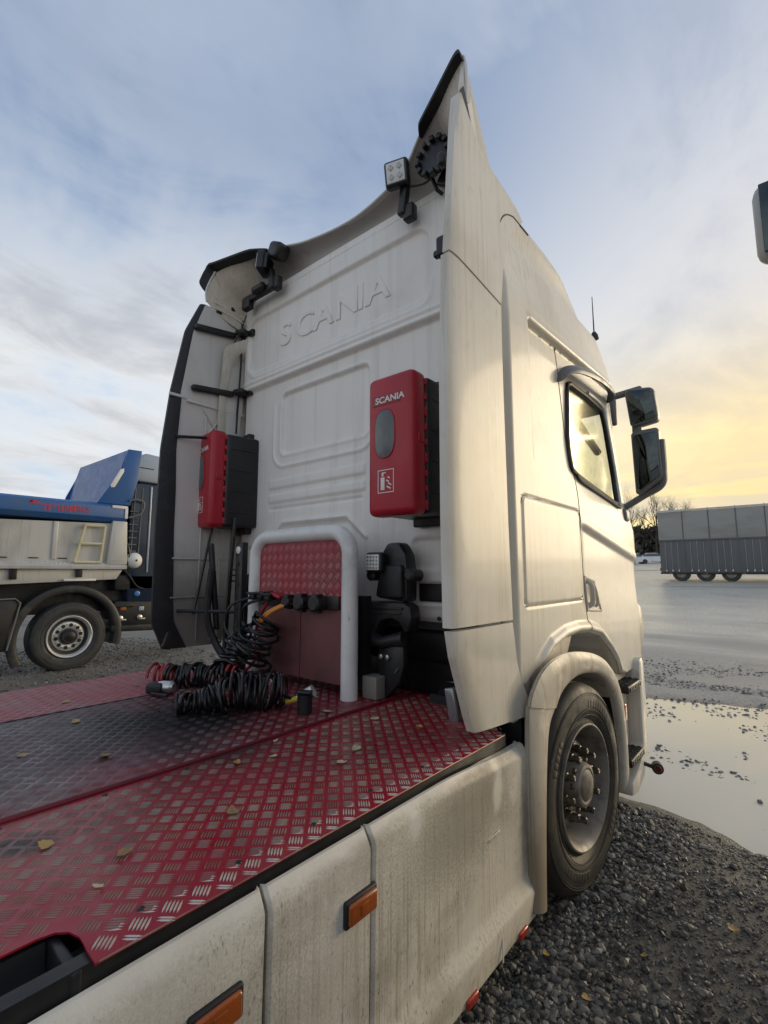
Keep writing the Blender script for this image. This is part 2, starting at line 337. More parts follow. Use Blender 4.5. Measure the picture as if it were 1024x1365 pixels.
def rpoly(x0, x1, z0, z1, r, n=5):
    p = []
    for cx, cz, a in ((x1 - r, z1 - r, 0), (x0 + r, z1 - r, 90), (x0 + r, z0 + r, 180), (x1 - r, z0 + r, 270)):
        for t in range(n + 1): p.append((cx + r * math.cos(rad(a + 90 * t / n)), cz + r * math.sin(rad(a + 90 * t / n))))
    return p
def smooth_path(pts, n=40, closed=False):
    """Catmull-Rom through points"""
    P = np.asarray(pts, float); N = len(P); o = []
    seg = N if closed else N - 1
    per = max(2, n // seg)
    for i in range(seg):
        p0, p1, p2, p3 = (P[(i - 1) % N], P[i % N], P[(i + 1) % N], P[(i + 2) % N]) if closed else (P[max(i - 1, 0)], P[i], P[i + 1], P[min(i + 2, N - 1)])
        for t in np.linspace(0, 1, per, endpoint=False):
            o.append(0.5 * (2 * p1 + (p2 - p0) * t + (2 * p0 - 5 * p1 + 4 * p2 - p3) * t * t + (3 * p1 - p0 - 3 * p2 + p3) * t ** 3))
    if not closed: o.append(P[-1])
    return np.array(o)
def thing(name, label, cat, loc=(0, 0, 0), group=None):
    o = bpy.data.objects.new(name, None); COL.objects.link(o); o.location = loc; o.empty_display_size = 0.2
    return tag(o, label, cat, group)
def tag(o, label, cat, group=None):
    o['label'] = label; o['category'] = cat
    if group: o['group'] = group
    return o
def kind(o, k): o['kind'] = k; return o
def text_mesh(name, s, size, m, M4, parent=None, ext=0.002, bold=0.0, sx=1.0, bev=0.0, spacing=1.0, align='LEFT'):
    c = bpy.data.curves.new(name, 'FONT'); c.body = s; c.size = size; c.extrude = ext; c.offset = bold; c.space_character = spacing
    c.bevel_depth = bev; c.bevel_resolution = 1; c.resolution_u = 4; c.align_x = align
    o = bpy.data.objects.new(name, c); COL.objects.link(o)
    me = bpy.data.meshes.new_from_object(o, depsgraph=None)
    bpy.data.objects.remove(o); bpy.data.curves.remove(c)
    me.name = name
    me.transform(Matrix.Diagonal((sx, 1, 1, 1))); me.transform(M4)
    me.materials.clear(); me.materials.append(m)
    return link(bpy.data.objects.new(name, me), parent)
def frame(o, ex, ez, ey=None):
    """matrix whose local X runs along ex, local Y along ez, local Z out"""
    ex = Vector(ex).normalized(); ez = Vector(ez).normalized(); n = ex.cross(ez)
    return Matrix(((ex.x, ez.x, n.x, o[0]), (ex.y, ez.y, n.y, o[1]), (ex.z, ez.z, n.z, o[2]), (0, 0, 0, 1)))

# ------------------------------------------------------------------ value noise for terrain
_tab = rng.random((256, 256))
def vnoise(x, y, s, o=0.0):
    x = x * s + 37.1 + o; y = y * s + 11.7 + o * 1.7
    xi = np.floor(x).astype(int); yi = np.floor(y).astype(int); fx = x - xi; fy = y - yi
    fx = fx * fx * (3 - 2 * fx); fy = fy * fy * (3 - 2 * fy)
    a = _tab[xi % 256, yi % 256]; b = _tab[(xi + 1) % 256, yi % 256]; c = _tab[xi % 256, (yi + 1) % 256]; d = _tab[(xi + 1) % 256, (yi + 1) % 256]
    return (a * (1 - fx) + b * fx) * (1 - fy) + (c * (1 - fx) + d * fx) * fy - 0.5
def fbm(x, y, s, n=4, o=0.0): return sum(vnoise(x, y, s * 2 ** i, o + i * 5.3) * 0.5 ** i for i in range(n))

def slope(y):
    t = (y - 9.0); return 0.046 * np.where(t > 0, t * t / (np.abs(t) + 6.0), 0) * np.where(y > 120, 120 / np.maximum(y, 1), 1.0)
def pud(x, y):
    """>0 inside the puddle basin"""
    near = 3.88 - 0.28 * np.clip(x + 1.0, -1.5, 4)
    far = 7.05 + 0.35 * np.clip(x + 1.6, -3, 4)
    d = np.minimum(y - near, far - y)
    d = np.minimum(d, 3.0 - np.abs(x - 0.6) * 0.75)
    return d
def ground_z(x, y):
    z = slope(y) + 0.012 * fbm(x, y, 1.7, 3) * np.clip(1.6 - np.abs(y - 4) / 9, 0, 1)
    d = pud(x, y)
    z = z + 0.030 - 0.055 * ss(-0.30, 0.40, d + 0.30 * fbm(x, y, 1.1, 4, 3.0))
    # gravel ridge between the wheel and the water, grit islands in the shallow water
    z = z + 0.045 * np.exp(-((d + 0.75) / 0.5) ** 2) * ss(-1.3, -0.6, x)
    z = z + 0.050 * np.maximum(fbm(x, y, 4.5, 3, 9.0) - 0.17, 0) * ss(-0.8, -0.2, x)
    z = z - 0.035 * np.exp(-(((x + 1.1) / 0.30) ** 2)) * ss(3.4, 2.9, y)
    return z
def axis(a, b, step, grow, lim):
    c = list(np.arange(a, b, step)); s = step; hi = [c[-1]]; lo = [c[0]]
    while hi[-1] < lim: s *= grow; hi.append(hi[-1] + s)
    s = step
    while lo[-1] > -lim: s *= grow; lo.append(lo[-1] - s)
    return np.array(lo[:0:-1] + c + hi[1:])
gx = axis(-2.4, 0.9, 0.022, 1.07, 1500); gy = axis(0.8, 8.6, 0.030, 1.07, 1500)
GX, GY = np.meshgrid(gx, gy, indexing='ij')
GZ = ground_z(GX, GY)

# wet yard: broken asphalt, fine gravel, wet sheen in long patches
gm = bpy.data.materials.new('wet_gravel_yard'); gm.use_nodes = True
t = NT(gm.node_tree); b = t.n['Principled BSDF']
oc = t.add('ShaderNodeTexCoord').outputs['Object']
n1 = t.noise(oc, 0.55, 5, 0.6); n2 = t.noise(oc, 34, 4, 0.7, off=(3, 0, 0)); n3 = t.noise(oc, 0.16, 4, 0.55, sc3=(0.45, 1.7, 1), off=(5, 2, 0)); n4 = t.noise(oc, 150, 3, 0.7)
col = t.mix(t.rng(n1, 0.35, 0.65), (0.10, 0.092, 0.078), (0.19, 0.172, 0.14))
tan_ = t.math('MULTIPLY', t.rng(t.add('ShaderNodeSeparateXYZ', {0: oc}).outputs[1], 2.3, 3.6), t.rng(n1, .3, .6)); col = t.mix(tan_, col, (0.20, 0.18, 0.145))
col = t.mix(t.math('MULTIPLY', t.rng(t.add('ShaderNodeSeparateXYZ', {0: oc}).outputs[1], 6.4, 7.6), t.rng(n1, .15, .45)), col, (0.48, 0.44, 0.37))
col = t.mix(t.math('MULTIPLY', t.rng(n2, 0.48, 0.66), 0.6), col, (0.21, 0.195, 0.17))
col = t.mix(t.math('MULTIPLY', t.rng(n4, 0.5, 0.7), 0.55), col, (0.03, 0.028, 0.025))
col0 = col
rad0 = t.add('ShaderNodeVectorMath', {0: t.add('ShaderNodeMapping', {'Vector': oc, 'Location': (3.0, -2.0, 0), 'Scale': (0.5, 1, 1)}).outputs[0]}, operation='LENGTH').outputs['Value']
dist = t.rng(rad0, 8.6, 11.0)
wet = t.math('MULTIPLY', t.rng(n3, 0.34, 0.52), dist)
col = t.mix(t.math('MULTIPLY', dist, t.rng(n1, 0.30, 0.62, 0.65, 1.0)), col0, t.mix(t.rng(n3, 0.36, 0.56), (0.36, 0.33, 0.28), (0.74, 0.68, 0.56))); t.l.new(col, b.inputs['Base Color'])  # far yard pale: sky glare on wet ground put into the colour
r = t.math('ADD', t.rng(n2, 0.3, 0.7, 0.52, 0.78), t.math('MULTIPLY', wet, -0.36))
sepo = t.add('ShaderNodeSeparateXYZ', {0: oc})
damp = t.math('MULTIPLY', t.rng(sepo.outputs[2], 0.024, 0.006), t.rng(sepo.outputs[1], 2.9, 3.3))
damp = t.math('MULTIPLY', damp, t.rng(sepo.outputs[1], 9.0, 8.2))
r = t.math('MULTIPLY', r, t.rng(damp, 0, 1, 1.0, 0.45)); t.l.new(r, b.inputs['Roughness'])
t.l.new(t.mix(t.math('MULTIPLY', damp, 0.75), col, (0.055, 0.048, 0.038)), b.inputs['Base Color'])
hgt = t.math('ADD', t.math('MULTIPLY', n2, 0.8), t.math('MULTIPLY', n4, 0.5))
bst = t.math('SUBTRACT', 0.95, t.math('MULTIPLY', t.math('MAXIMUM', wet, t.math('MULTIPLY', dist, 0.7)), 0.82))
bp = t.add('ShaderNodeBump', {'Height': hgt, 'Strength': bst, 'Distance': 0.02})
t.l.new(bp.outputs[0], b.inputs['Normal'])
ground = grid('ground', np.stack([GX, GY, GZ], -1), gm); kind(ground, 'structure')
# flip check: normals must look up
if ground.data.polygons[0].normal.z < 0: ground.data.flip_normals()

# puddle: a real level sheet of water, the ground cuts its shore
wm = bpy.data.materials.new('puddle_water'); wm.use_nodes = True
t = NT(wm.node_tree); b = t.n['Principled BSDF']
oc = t.add('ShaderNodeTexCoord').outputs['Object']
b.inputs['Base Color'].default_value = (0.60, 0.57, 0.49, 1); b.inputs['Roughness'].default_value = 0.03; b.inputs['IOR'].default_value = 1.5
bp = t.add('ShaderNodeBump', {'Height': t.noise(oc, 3.2, 3, 0.5, sc3=(1, 0.5, 1)), 'Strength': 0.06, 'Distance': 0.02}); t.l.new(bp.outputs[0], b.inputs['Normal'])
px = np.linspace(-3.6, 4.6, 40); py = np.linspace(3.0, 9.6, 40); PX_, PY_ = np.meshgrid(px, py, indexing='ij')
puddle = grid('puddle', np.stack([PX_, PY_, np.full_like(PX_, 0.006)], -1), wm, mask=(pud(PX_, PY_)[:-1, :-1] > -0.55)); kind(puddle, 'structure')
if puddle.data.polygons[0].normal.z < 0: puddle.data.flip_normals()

# loose stones: every stone is real, too many to count
def stones(name, N, xr, yr, s0, s1, dens, m, seed):
    r = np.random.default_rng(seed)
    x = r.uniform(*xr, N * 3); y = r.uniform(*yr, N * 3)
    keep = r.random(N * 3) < dens(x, y); x = x[keep][:N]; y = y[keep][:N]; n = len(x)
    ico = np.array([(0, 0, 1), (.894, 0, .447), (.276, .851, .447), (-.724, .526, .447), (-.724, -.526, .447), (.276, -.851, .447),
                    (.724, .526, -.447), (-.276, .851, -.447), (-.894, 0, -.447), (-.276, -.851, -.447), (.724, -.526, -.447), (0, 0, -1)])
    fc = np.array([(0,1,2),(0,2,3),(0,3,4),(0,4,5),(0,5,1),(1,6,2),(2,7,3),(3,8,4),(4,9,5),(5,10,1),(2,6,7),(3,7,8),(4,8,9),(5,9,10),(1,10,6),(6,11,7),(7,11,8),(8,11,9),(9,11,10),(10,11,6)])
    sz = s0 + (s1 - s0) * r.random(n) ** 2.6
    v = ico[None] * (1 + r.uniform(-.30, .30, (n, 12, 1))) * (sz[:, None] * np.stack([r.uniform(.8, 1.35, n), r.uniform(.6, 1.0, n), r.uniform(.45, .8, n)], 1))[:, None]
    tx = r.uniform(-.5, .5, n); c, s_ = np.cos(tx)[:, None], np.sin(tx)[:, None]
    v = np.stack([v[..., 0], v[..., 1] * c - v[..., 2] * s_, v[..., 1] * s_ + v[..., 2] * c], -1)
    a = r.uniform(0, 6.28, n); c, s_ = np.cos(a)[:, None], np.sin(a)[:, None]
    v = np.stack([v[..., 0] * c - v[..., 1] * s_, v[..., 0] * s_ + v[..., 1] * c, v[..., 2]], -1)
    v += np.stack([x, y, np.where(pud(x, y) > 0.05, np.maximum(ground_z(x, y), 0.0), ground_z(x, y)) + sz * r.uniform(0.05, 0.5, n)], 1)[:, None]
    f = (fc[None] + 12 * np.arange(n)[:, None, None]).reshape(-1, 3)
    o = mesh(name, v.reshape(-1, 3), f, m); kind(o, 'stuff'); return o
M['stone'] = mat('wet_dark_gravel', (0.135, 0.126, 0.112), 0.55, layers=[((0.22, 0.195, 0.155), 2.2, (1, 1, 1), 0.44, 0.66, 0.75), ((0.03, 0.03, 0.03), 3, (1, 1, 1), 0.5, 0.7, 0.6)], island=0.75, rvar=0.16)
dn = lambda x, y: (pud(x, y) < -0.02 + 0.2 * fbm(x, y, 3.0, 3, 2.0)) * np.clip(1.25 - 0.12 * y, 0.25, 1)
bigm = lambda x, y: ss(.22, -.22, x + .50 + .16 * (y - 2.0) + .5 * fbm(x, y, 1.5, 3, 1.0))
st = stones('gravel', 11000, (-1.35, 0.5), (0.9, 3.9), 0.0075, 0.0225, lambda x, y: dn(x, y) * np.clip(bigm(x, y), .10, 1), M['stone'], 3)
st = stones('gravel', 26000, (-1.35, 0.9), (0.9, 4.6), 0.0030, 0.0100, lambda x, y: dn(x, y) * np.clip(.25 + .9 * fbm(x, y, 2.2, 3, 6.0) + .5 * (1 - bigm(x, y)), .08, 1), M['stone'], 8)
M['grit'] = mat('pale_grey_gravel', (0.30, 0.28, 0.245), 0.6, layers=[((0.09, 0.085, 0.075), 1.3, (1, 1, 1), 0.45, 0.65, 0.8)], island=0.6)
st = stones('gravel', 9000, (-3.6, 2.2), (4.0, 10.6), 0.006, 0.024, lambda x, y: np.where(pud(x, y) > 0.05, 0.60 * ss(.02, .22, fbm(x, y, 1.3, 4, 7.0) + .16 * (x + .75)), 0.75 * ss(-.15, .2, fbm(x, y * 2, 1.2, 4, 4.0)) * ss(10.6, 8.5, y)), M['grit'], 4)
st = stones('gravel', 6500, (-12.5, -3.4), (1.2, 5.5), 0.010, 0.024, lambda x, y: np.ones_like(x) * .8, M['stone'], 5)

# far rise closing the yard all round
a = np.linspace(0, 2 * np.pi, 361); rr = np.linspace(0, 1, 9)
A, R_ = np.meshgrid(a, rr, indexing='ij')
rad_ = 330 + 260 * R_
ridge = 12 + 7 * fbm(np.cos(a) * 3, np.sin(a) * 3, 1.0, 4)
HZ = ridge[:, None] * np.sin(R_ * np.pi * 0.5) ** 1.2 + 2.5 * fbm(np.cos(A) * 40, np.sin(A) * 40 + R_ * 6, 1.0, 3) * R_ - 1
HZ[-1] = HZ[0]
M['hill'] = mat('dark_wooded_slope', (0.075, 0.072, 0.06), 0.9, layers=[((0.11, 0.10, 0.08), 0.05, (1, 1, 2), 0.42, 0.65, 0.8), ((0.02, 0.022, 0.02), 0.3, (1, 1, 1), 0.5, 0.7, 0.7)])
hills = grid('hills', np.stack([np.sin(A) * rad_, np.cos(A) * rad_, HZ], -1), M['hill']); kind(hills, 'structure')

# ================================================================== the white tractor unit
M['under'] = mat('grey_deflector_underside', (0.52, 0.50, 0.47), 0.6, layers=[((0.24, 0.23, 0.22), 2.5, (1, 1, 1), .45, .7, .6)])
CX = -2.23
truck = thing('tractor_unit', 'dirty white tractor unit with red tread plate deck and tall roof deflector', 'truck', (CX, 2.7, 0))

# ---- deck: three tread plates, raised five-bar lugs pressed out of each
DZ = 0.93
def lugs(name, m, org, e1, e2, u0, u1, v0, v1, parent, inside=None, p=0.064, L=0.0185, W=0.0022, h=0.0022, sp=0.0073):
    """five-bar tread: groups in a checkerboard, bars at +-45 degrees"""
    org = np.array(org, float); e1 = np.array(e1, float); e2 = np.array(e2, float); n = np.cross(e1, e2)
    V_ = []; F_ = []
    base = np.array([(-1, 0, 0), (-.45, -1, 0), (.45, -1, 0), (1, 0, 0), (.45, 1, 0), (-.45, 1, 0), (-.55, 0, 1), (.55, 0, 1)])
    bf = np.array([(0, 1, 6), (1, 2, 7), (1, 7, 6), (2, 3, 7), (3, 4, 7), (4, 5, 6), (4, 6, 7), (5, 0, 6)])
    c = []
    for par in (0, 1):
        us = np.arange(u0 + .5 * p * par, u1, p); vs = np.arange(v0 + .5 * p * par, v1, p)
        U, W_ = np.meshgrid(us, vs, indexing='ij')
        for k in (-2, -1, 0, 1, 2):
            a = math.pi / 4 * (1 if par == 0 else -1)
            d = np.array((math.cos(a), math.sin(a))); q = np.array((-d[1], d[0]))
            c.append(np.stack([U.ravel() + q[0] * k * sp, W_.ravel() + q[1] * k * sp, np.full(U.size, a)], 1))
    c = np.concatenate(c)
    if inside is not None: c = c[inside(c[:, 0], c[:, 1])]
    nn = len(c); d = np.stack([np.cos(c[:, 2]), np.sin(c[:, 2])], 1); q = np.stack([-d[:, 1], d[:, 0]], 1)
    uv = c[:, None, :2] + base[None, :, 0:1] * L * d[:, None] + base[None, :, 1:2] * W * q[:, None]
    P = org + uv[..., 0:1] * e1 + uv[..., 1:2] * e2 + (base[None, :, 2:3] * h) * n
    f = (bf[None] + 8 * np.arange(nn)[:, None, None]).reshape(-1, 3)
    o = mesh(name, P.reshape(-1, 3), f, m, parent, True); kind(o, 'stuff'); return o

Y0, Y1 = -1.6, 2.30; EX = -1.036      # the rim past EX is folded down a little
notch = [(-1.125, Y0), (-1.125, 0.345), (-1.118, 0.372), (-1.10, 0.390), (-1.07, 0.398), (-0.990, 0.394)]
corner = [(-0.990, 1.955), (-1.00, 1.985), (-1.06, 2.03), (-1.12, Y1)]
rp = notch + corner + [(-1.690, Y1), (-1.690, Y0)]
rp = [(-1.125, Y0), (-1.125, 0.345), (-1.118, 0.372), (-1.10, 0.390), (-1.07, 0.398), (EX, 0.396), (EX, 1.99), (-1.06, 2.03), (-1.12, Y1), (-1.690, Y1), (-1.690, Y0)]
pl = B().prism(rp, DZ - .004, DZ, 'Z').prism([(EX, DZ), (-.986, DZ - .004), (-.987, DZ - .0085), (EX, DZ - .004)], .395, 1.958, 'Y').out('deck_plate', M['red'], truck, False)
def in_r(x, y):
    k = (x < -0.993) & (x > -1.664) & (y < 2.26) & ~((x > -1.14) & (y < 0.41)) & ~((y > 1.96) & (x > -1.0 - (y - 1.96) * .6))
    return k
lg = lugs('tread_lugs', M['lug'], (0, 0, DZ), (1, 0, 0), (0, 1, 0), -1.694, -0.985, -0.6335, 2.28, pl, in_r)
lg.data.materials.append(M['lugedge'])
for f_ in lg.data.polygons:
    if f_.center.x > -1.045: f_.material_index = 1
for q_ in lg.data.vertices:
    if q_.co.x > EX: q_.co.z -= (q_.co.x - EX) * .08
B().tube([(-.9868, y, DZ - .0045) for y in np.linspace(.40, 1.955, 24)], .0017, 6).out('worn_edge', M['lug'], pl)
pl = B().prism([(-2.752, Y0), (-1.700, Y0), (-1.700, Y1), (-2.752, Y1)], DZ, DZ + .004, 'Z').out('deck_plate', M['grease'], truck, False)
lugs('tread_lugs', M['lug_dirty'], (0, 0, DZ + .004), (1, 0, 0), (0, 1, 0), -2.74, -1.715, 0.0, 2.28, pl)
pl = B().prism([(-3.465, Y0), (-2.766, Y0), (-2.766, 1.98), (-3.40, 1.98), (-3.465, 1.9)], DZ - .004, DZ, 'Z').out('deck_plate', M['pinkish'], truck, False)
lugs('tread_lugs', M['lug_red'], (0, 0, DZ), (1, 0, 0), (0, 1, 0), -3.45, -2.78, 0.3, 1.97, pl)
for x, m in ((-1.695, 'red'), (-2.759, 'rubber')):
    B().tube([(x, y, DZ + .003) for y in np.linspace(Y0, 2.2, 30)], 0.0085 if m == 'red' else 0.006, 8).out('deck_seam', M['seam' if m == 'red' else m], truck)
# flattened rivets along the plate rims
bb = B()
for y in np.arange(0.5, 1.9, 0.235): bb.lathe([(0, .008), (.0025, .007), (.0035, .003)], (-1.050 + .01 * math.sin(y * 9), y + .02 * math.sin(31 * y), DZ), 'Z', 10)
for y in np.arange(0.4, 2.1, 0.26): bb.lathe([(0, .008), (.0025, .007), (.0035, .003)], (-1.66, y, DZ), 'Z', 10)
kind(bb.out('rivet_row', M['blkmet'], truck), 'stuff')
# deck frame below the plates, moulded step tray in the notch
bb = B(); bb.box((-1.02, .2, .896), (.034, 3.6, .05)).box((-3.43, .2, .896), (.034, 3.6, .05)).box((-1.4, .2, .905), (.05, 3.6, .04)).box((-2.2, 0.2, .86), (.9, 3.7, .10))
bb.out('deck_frame', M['blkmet'], truck)
bb = B(); tr = [(-1.125, DZ - .012), (-1.118, .875), (-1.09, .845), (-1.02, .838), (-1.005, .85), (-1.0, .885), (-.994, .885), (-.996, .842), (-1.01, .826), (-1.095, .832), (-1.128, .87), (-1.136, DZ - .012)]
bb.prism([(p[0], p[1]) for p in tr], -1.0, 0.36, 'Y'); bb.box((-1.065, .372, .885), (.13, .02, .07), bev=.006)
for k in range(8): bb.box((-1.055, .28 - k * .06, .842), (.05, .018, .008), bev=.003)
bb.out('step_tray', M['blk'], truck)

# ---- side skirts, three lids with a bevelled top and kicked-out foot
prof = np.array([(-1.000, .866), (-1.000, .882), (-.993, .888), (-.985, .886), (-.966, .856), (-.960, .842), (-.962, .60), (-.966, .36), (-.962, .335), (-.940, .300), (-.935, .285), (-.950, .175), (-.960, .166), (-.985, .166)])
def skirt(y0, y1, rfront=False):
    ys = np.concatenate([[y0, y0 + .003, y0 + .008], np.linspace(y0 + .03, y1 - .03, 24), [y1 - .008, y1 - .003, y1]])
    P = np.zeros((len(ys), len(prof), 3))
    for i, y in enumerate(ys):
        e = min(y - y0, y1 - y); tuck = .010 * (1 - ss(0, .008, e))
        P[i, :, 0] = prof[:, 0] - tuck; P[i, :, 1] = y; P[i, :, 2] = prof[:, 1]
        if rfront:
            s_ = np.clip((prof[:, 1] - .62) / .28, 0, 1); P[i, :, 2] -= .035 * ss(1.45, 2.1, y) * s_
            # dent by the front edge
            P[i, :, 0] -= .010 * np.exp(-((y - 1.86) / .07) ** 2) * np.exp(-((prof[:, 1] - .6) / .06) ** 2)
    return shell('side_skirt', P, (-.022, 0, 0), M['skirt'], truck, flip=True, angle=32)
sk0 = skirt(-1.6, -.02); sk1 = skirt(-.012, .742); sk2 = skirt(.750, 1.094); sk3 = skirt(1.102, 2.125, True)
# small grab recess
B().box((-.9635, 1.80, .60), (.006, .10, .014), bev=.0025).out('grab_lip', M['skirt'], sk3)
def marker(y, z, d, m, parent, x=-.958, name='marker_light'):
    q = B().box((x - .001, y, z), (.020, d[0] + .014, d[1] + .014), bev=.006).out('light_housing' if name == 'marker_light' else 'reflector_base', M['rubber'], parent) if parent.name.startswith('marker') else None
    return q
def amber(y, z, sk):
    h = B().box((-.957, y, z), (.016, .122, .066), bev=.006).out('marker_light', M['rubber'], truck)
    l = B().box((-.949, y, z), (.018, .106, .052), bev=.007)
    l.box((-.9395, y, z), (.003, .030, .026), bev=.001)
    l.out('amber_lens', M['amber'], h)
amber(.618, .720, sk1); amber(1.042, .723, sk2); amber(-.55, .72, sk0)
for y in (1.585, 1.985):
    h = B().box((-.944, y, .180), (.016, .070, .030), bev=.007).out('side_reflector', M['redlens'], truck)
B().box((-.939, 1.80, .225), (.004, .008, .10), bev=.0015).out('scratch_strip', M['print'], sk3)

# ---- chassis mass below, black boxes put in to block light
bb = B(); bb.box((CX, .3, .62), (.95, 4.2, .30)).box((CX, 3.3, .72), (.95, 2.4, .26), bev=.02).box((CX, 2.75, 1.18), (1.7, .75, .22), bev=.05).box((-1.5, 1.3, .50), (.75, 1.3, .5), bev=.05).box((-2.95, 1.2, .5), (.7, 1.4, .5), bev=.05)
bb.box((CX, 3.45, .98), (1.3, 1.6, .5), bev=.1).box((-1.62, 2.46, .98), (.5, .14, .5), bev=.04).box((-2.85, 2.5, 1.0), (.5, .1, .5), bev=.04)
bb.out('chassis_blocker', M['blkmet'], truck)

# ---- rear wall of the cab: pressed panel
nx, nz = 236, 252
xs = np.linspace(-3.43, -1.08, nx); zs = np.linspace(1.325, 3.84, nz); XX, ZZ = np.meshgrid(xs, zs, indexing='ij')
h = 0.030 * ss(3.05, 3.075, ZZ) + .012 * np.exp(-((ZZ - 3.082) / .012) ** 2) + .012 * np.exp(-((ZZ - 3.125) / .010) ** 2)
d = rrect(XX, ZZ, -3.33, -1.53, 3.215, 3.665, .09); h -= .026 * ss(.016, -.012, d); 
d = rrect(XX, ZZ, -3.30, -1.50, 3.16, 3.70, .10); h += .007 * np.exp(-(d / .012) ** 2) * (ZZ < 3.30)
d = rrect(XX, ZZ, -2.99, -1.965, 2.385, 3.03, .13); h += .011 * np.exp(-(d / .013) ** 2) * ss(2.95, 2.75, ZZ)
d = rrect(XX, ZZ, -2.895, -2.020, 2.485, 2.945, .045); h -= .020 * ss(.012, -.010, d); h += .006 * np.exp(-((d - .02) / .01) ** 2)
for z0, z1 in ((2.225, 2.292), (2.118, 2.180)):
    d = rrect(XX, ZZ, -3.03, -2.045, z0, z1, .006); h += .010 * ss(.006, -.006, d)
d = rrect(XX, ZZ, -3.02, -2.07, 2.060, 2.078, .006); h -= .008 * ss(.006, -.005, d)
ztrap = 1.965 - .12 * np.clip((np.abs(XX + 2.53) - .33) / .14, 0, 1.2); h += .014 * np.exp(-((ZZ - ztrap) / .013) ** 2) * (np.abs(XX + 2.53) < .50)
h -= .012 * ss(ztrap - .01, ztrap - .05, ZZ) * (np.abs(XX + 2.53) < .47)
for x0, x1 in ((-1.675, -1.15), (-3.36, -2.84)):
    d = rrect(XX, ZZ, x0, x1, 1.622, 1.790, .03); h -= .020 * ss(.012, -.010, d)
    d = rrect(XX, ZZ, x0, x1, 1.410, 1.568, .03); h += .012 * ss(.010, -.010, d) - .020 * ss(-.018, -.030, d)
d = rrect(XX, ZZ, -1.60, -1.56, 1.86, 1.94, .008); h -= .007 * np.exp(-(d / .008) ** 2)
h -= .06 * ss(3.80, 3.84, ZZ) * .3 + .05 * ss(-3.37, -3.43, XX) + .02 * ss(1.36, 1.325, ZZ)
h += .003 * fbm(XX, ZZ, 1.6, 2)
wall = grid('rear_wall', np.stack([XX, 2.25 - h, ZZ], -1), M['wall'], truck, ~((XX[:-1, :-1] > -1.19) & (ZZ[:-1, :-1] > 3.55)))
# raised letters pressed out of the upper panel
adv = 0.0
for ch, wdt in zip('SCANIA', (.185, .20, .215, .205, .085, .20)):
    text_mesh('embossed_letter', ch, .255, M['wall'], frame((-2.945 + adv, 2.246, 3.345), (1, 0, 0), (0, 0, 1)), wall, ext=.005, bold=.002, sx=1.18, bev=.003)
    adv += wdt * 1.02
B().box((-1.405, 2.25, 1.489), (.445, .02, .098), bev=.012).out('air_grille', M['rubber'], wall)
bb = B()
for k in range(6): bb.box((-1.405, 2.239, 1.455 + k * .0135), (.42, .010, .004))
bb.out('grille_slats', M['blk'], wall)
for x in (-1.50, -1.68, -3.1): B().lathe([(0, .012), (-.012, .010), (-.014, .004)], (x, 2.255, 1.352), 'Y', 10).out('wall_bolt', M['blk'], wall)
# drip rail at the roof joint
B().tube([(x, 2.235 + .0 * x, 3.842 + .012 * (1 - ((x - CX) / 1.2) ** 2)) for x in np.linspace(-3.40, -1.19, 30)], .012, 8).out('drip_rail', M['tube'], truck)

# ---- cab shell: front, right side with all its pressings, left side
ZK = [.87, 1.6, 1.93, 2.02, 2.10, 2.3, 2.85, 3.05, 3.2, 3.4, 3.56, 3.66, 3.72, 3.76, 3.80, 3.83, 3.855]
DXK = [0, 0, 0, 0, 0, 0, 0, .008, .03, .05, .08, .10, .135, .18, .26, .42, .9]
YFK = [4.42, 4.45, 4.43, 4.34, 4.24, 4.20, 4.03, 4.05, 4.10, 3.98, 3.80, 3.58, 3.45, 3.32, 3.15, 2.95, 2.7]
RCK = [.10, .12, .12, .10, .09, .08, .08, .12, .22, .30, .36, .40, .45, .5, .5, .5, .4]
rows = np.concatenate([np.linspace(.87, 3.0, 236), np.linspace(3.01, 3.60, 50), 3.60 + .255 * (1 - (1 - np.linspace(.05, 1, 26)) ** 1.6)])
def zbot(y): return np.interp(y, [2.0, 2.10, 2.2, 2.35, 2.5, 2.7, 2.9, 3.1, 3.3, 3.5, 3.65, 3.78, 3.9, 4.5], [1.10, 1.08, 1.075, 1.14, 1.21, 1.247, 1.255, 1.245, 1.205, 1.10, 1.0, .90, .872, .872])
XS = -0.99
WIN = np.array([(3.015, 2.800), (2.955, 2.225), (3.10, 2.190), (3.93, 2.105), (3.955, 2.32), (3.80, 2.70), (3.73, 2.800), (3.40, 2.812)])
def inpoly(x, y, P):
    c = np.zeros(np.shape(x), bool); j = len(P) - 1
    for i in range(len(P)):
        xi, yi = P[i]; xj, yj = P[j]
        c ^= ((yi > y) != (yj > y)) & (x < (xj - xi) * (y - yi) / (yj - yi + 1e-12) + xi); j = i
    return c
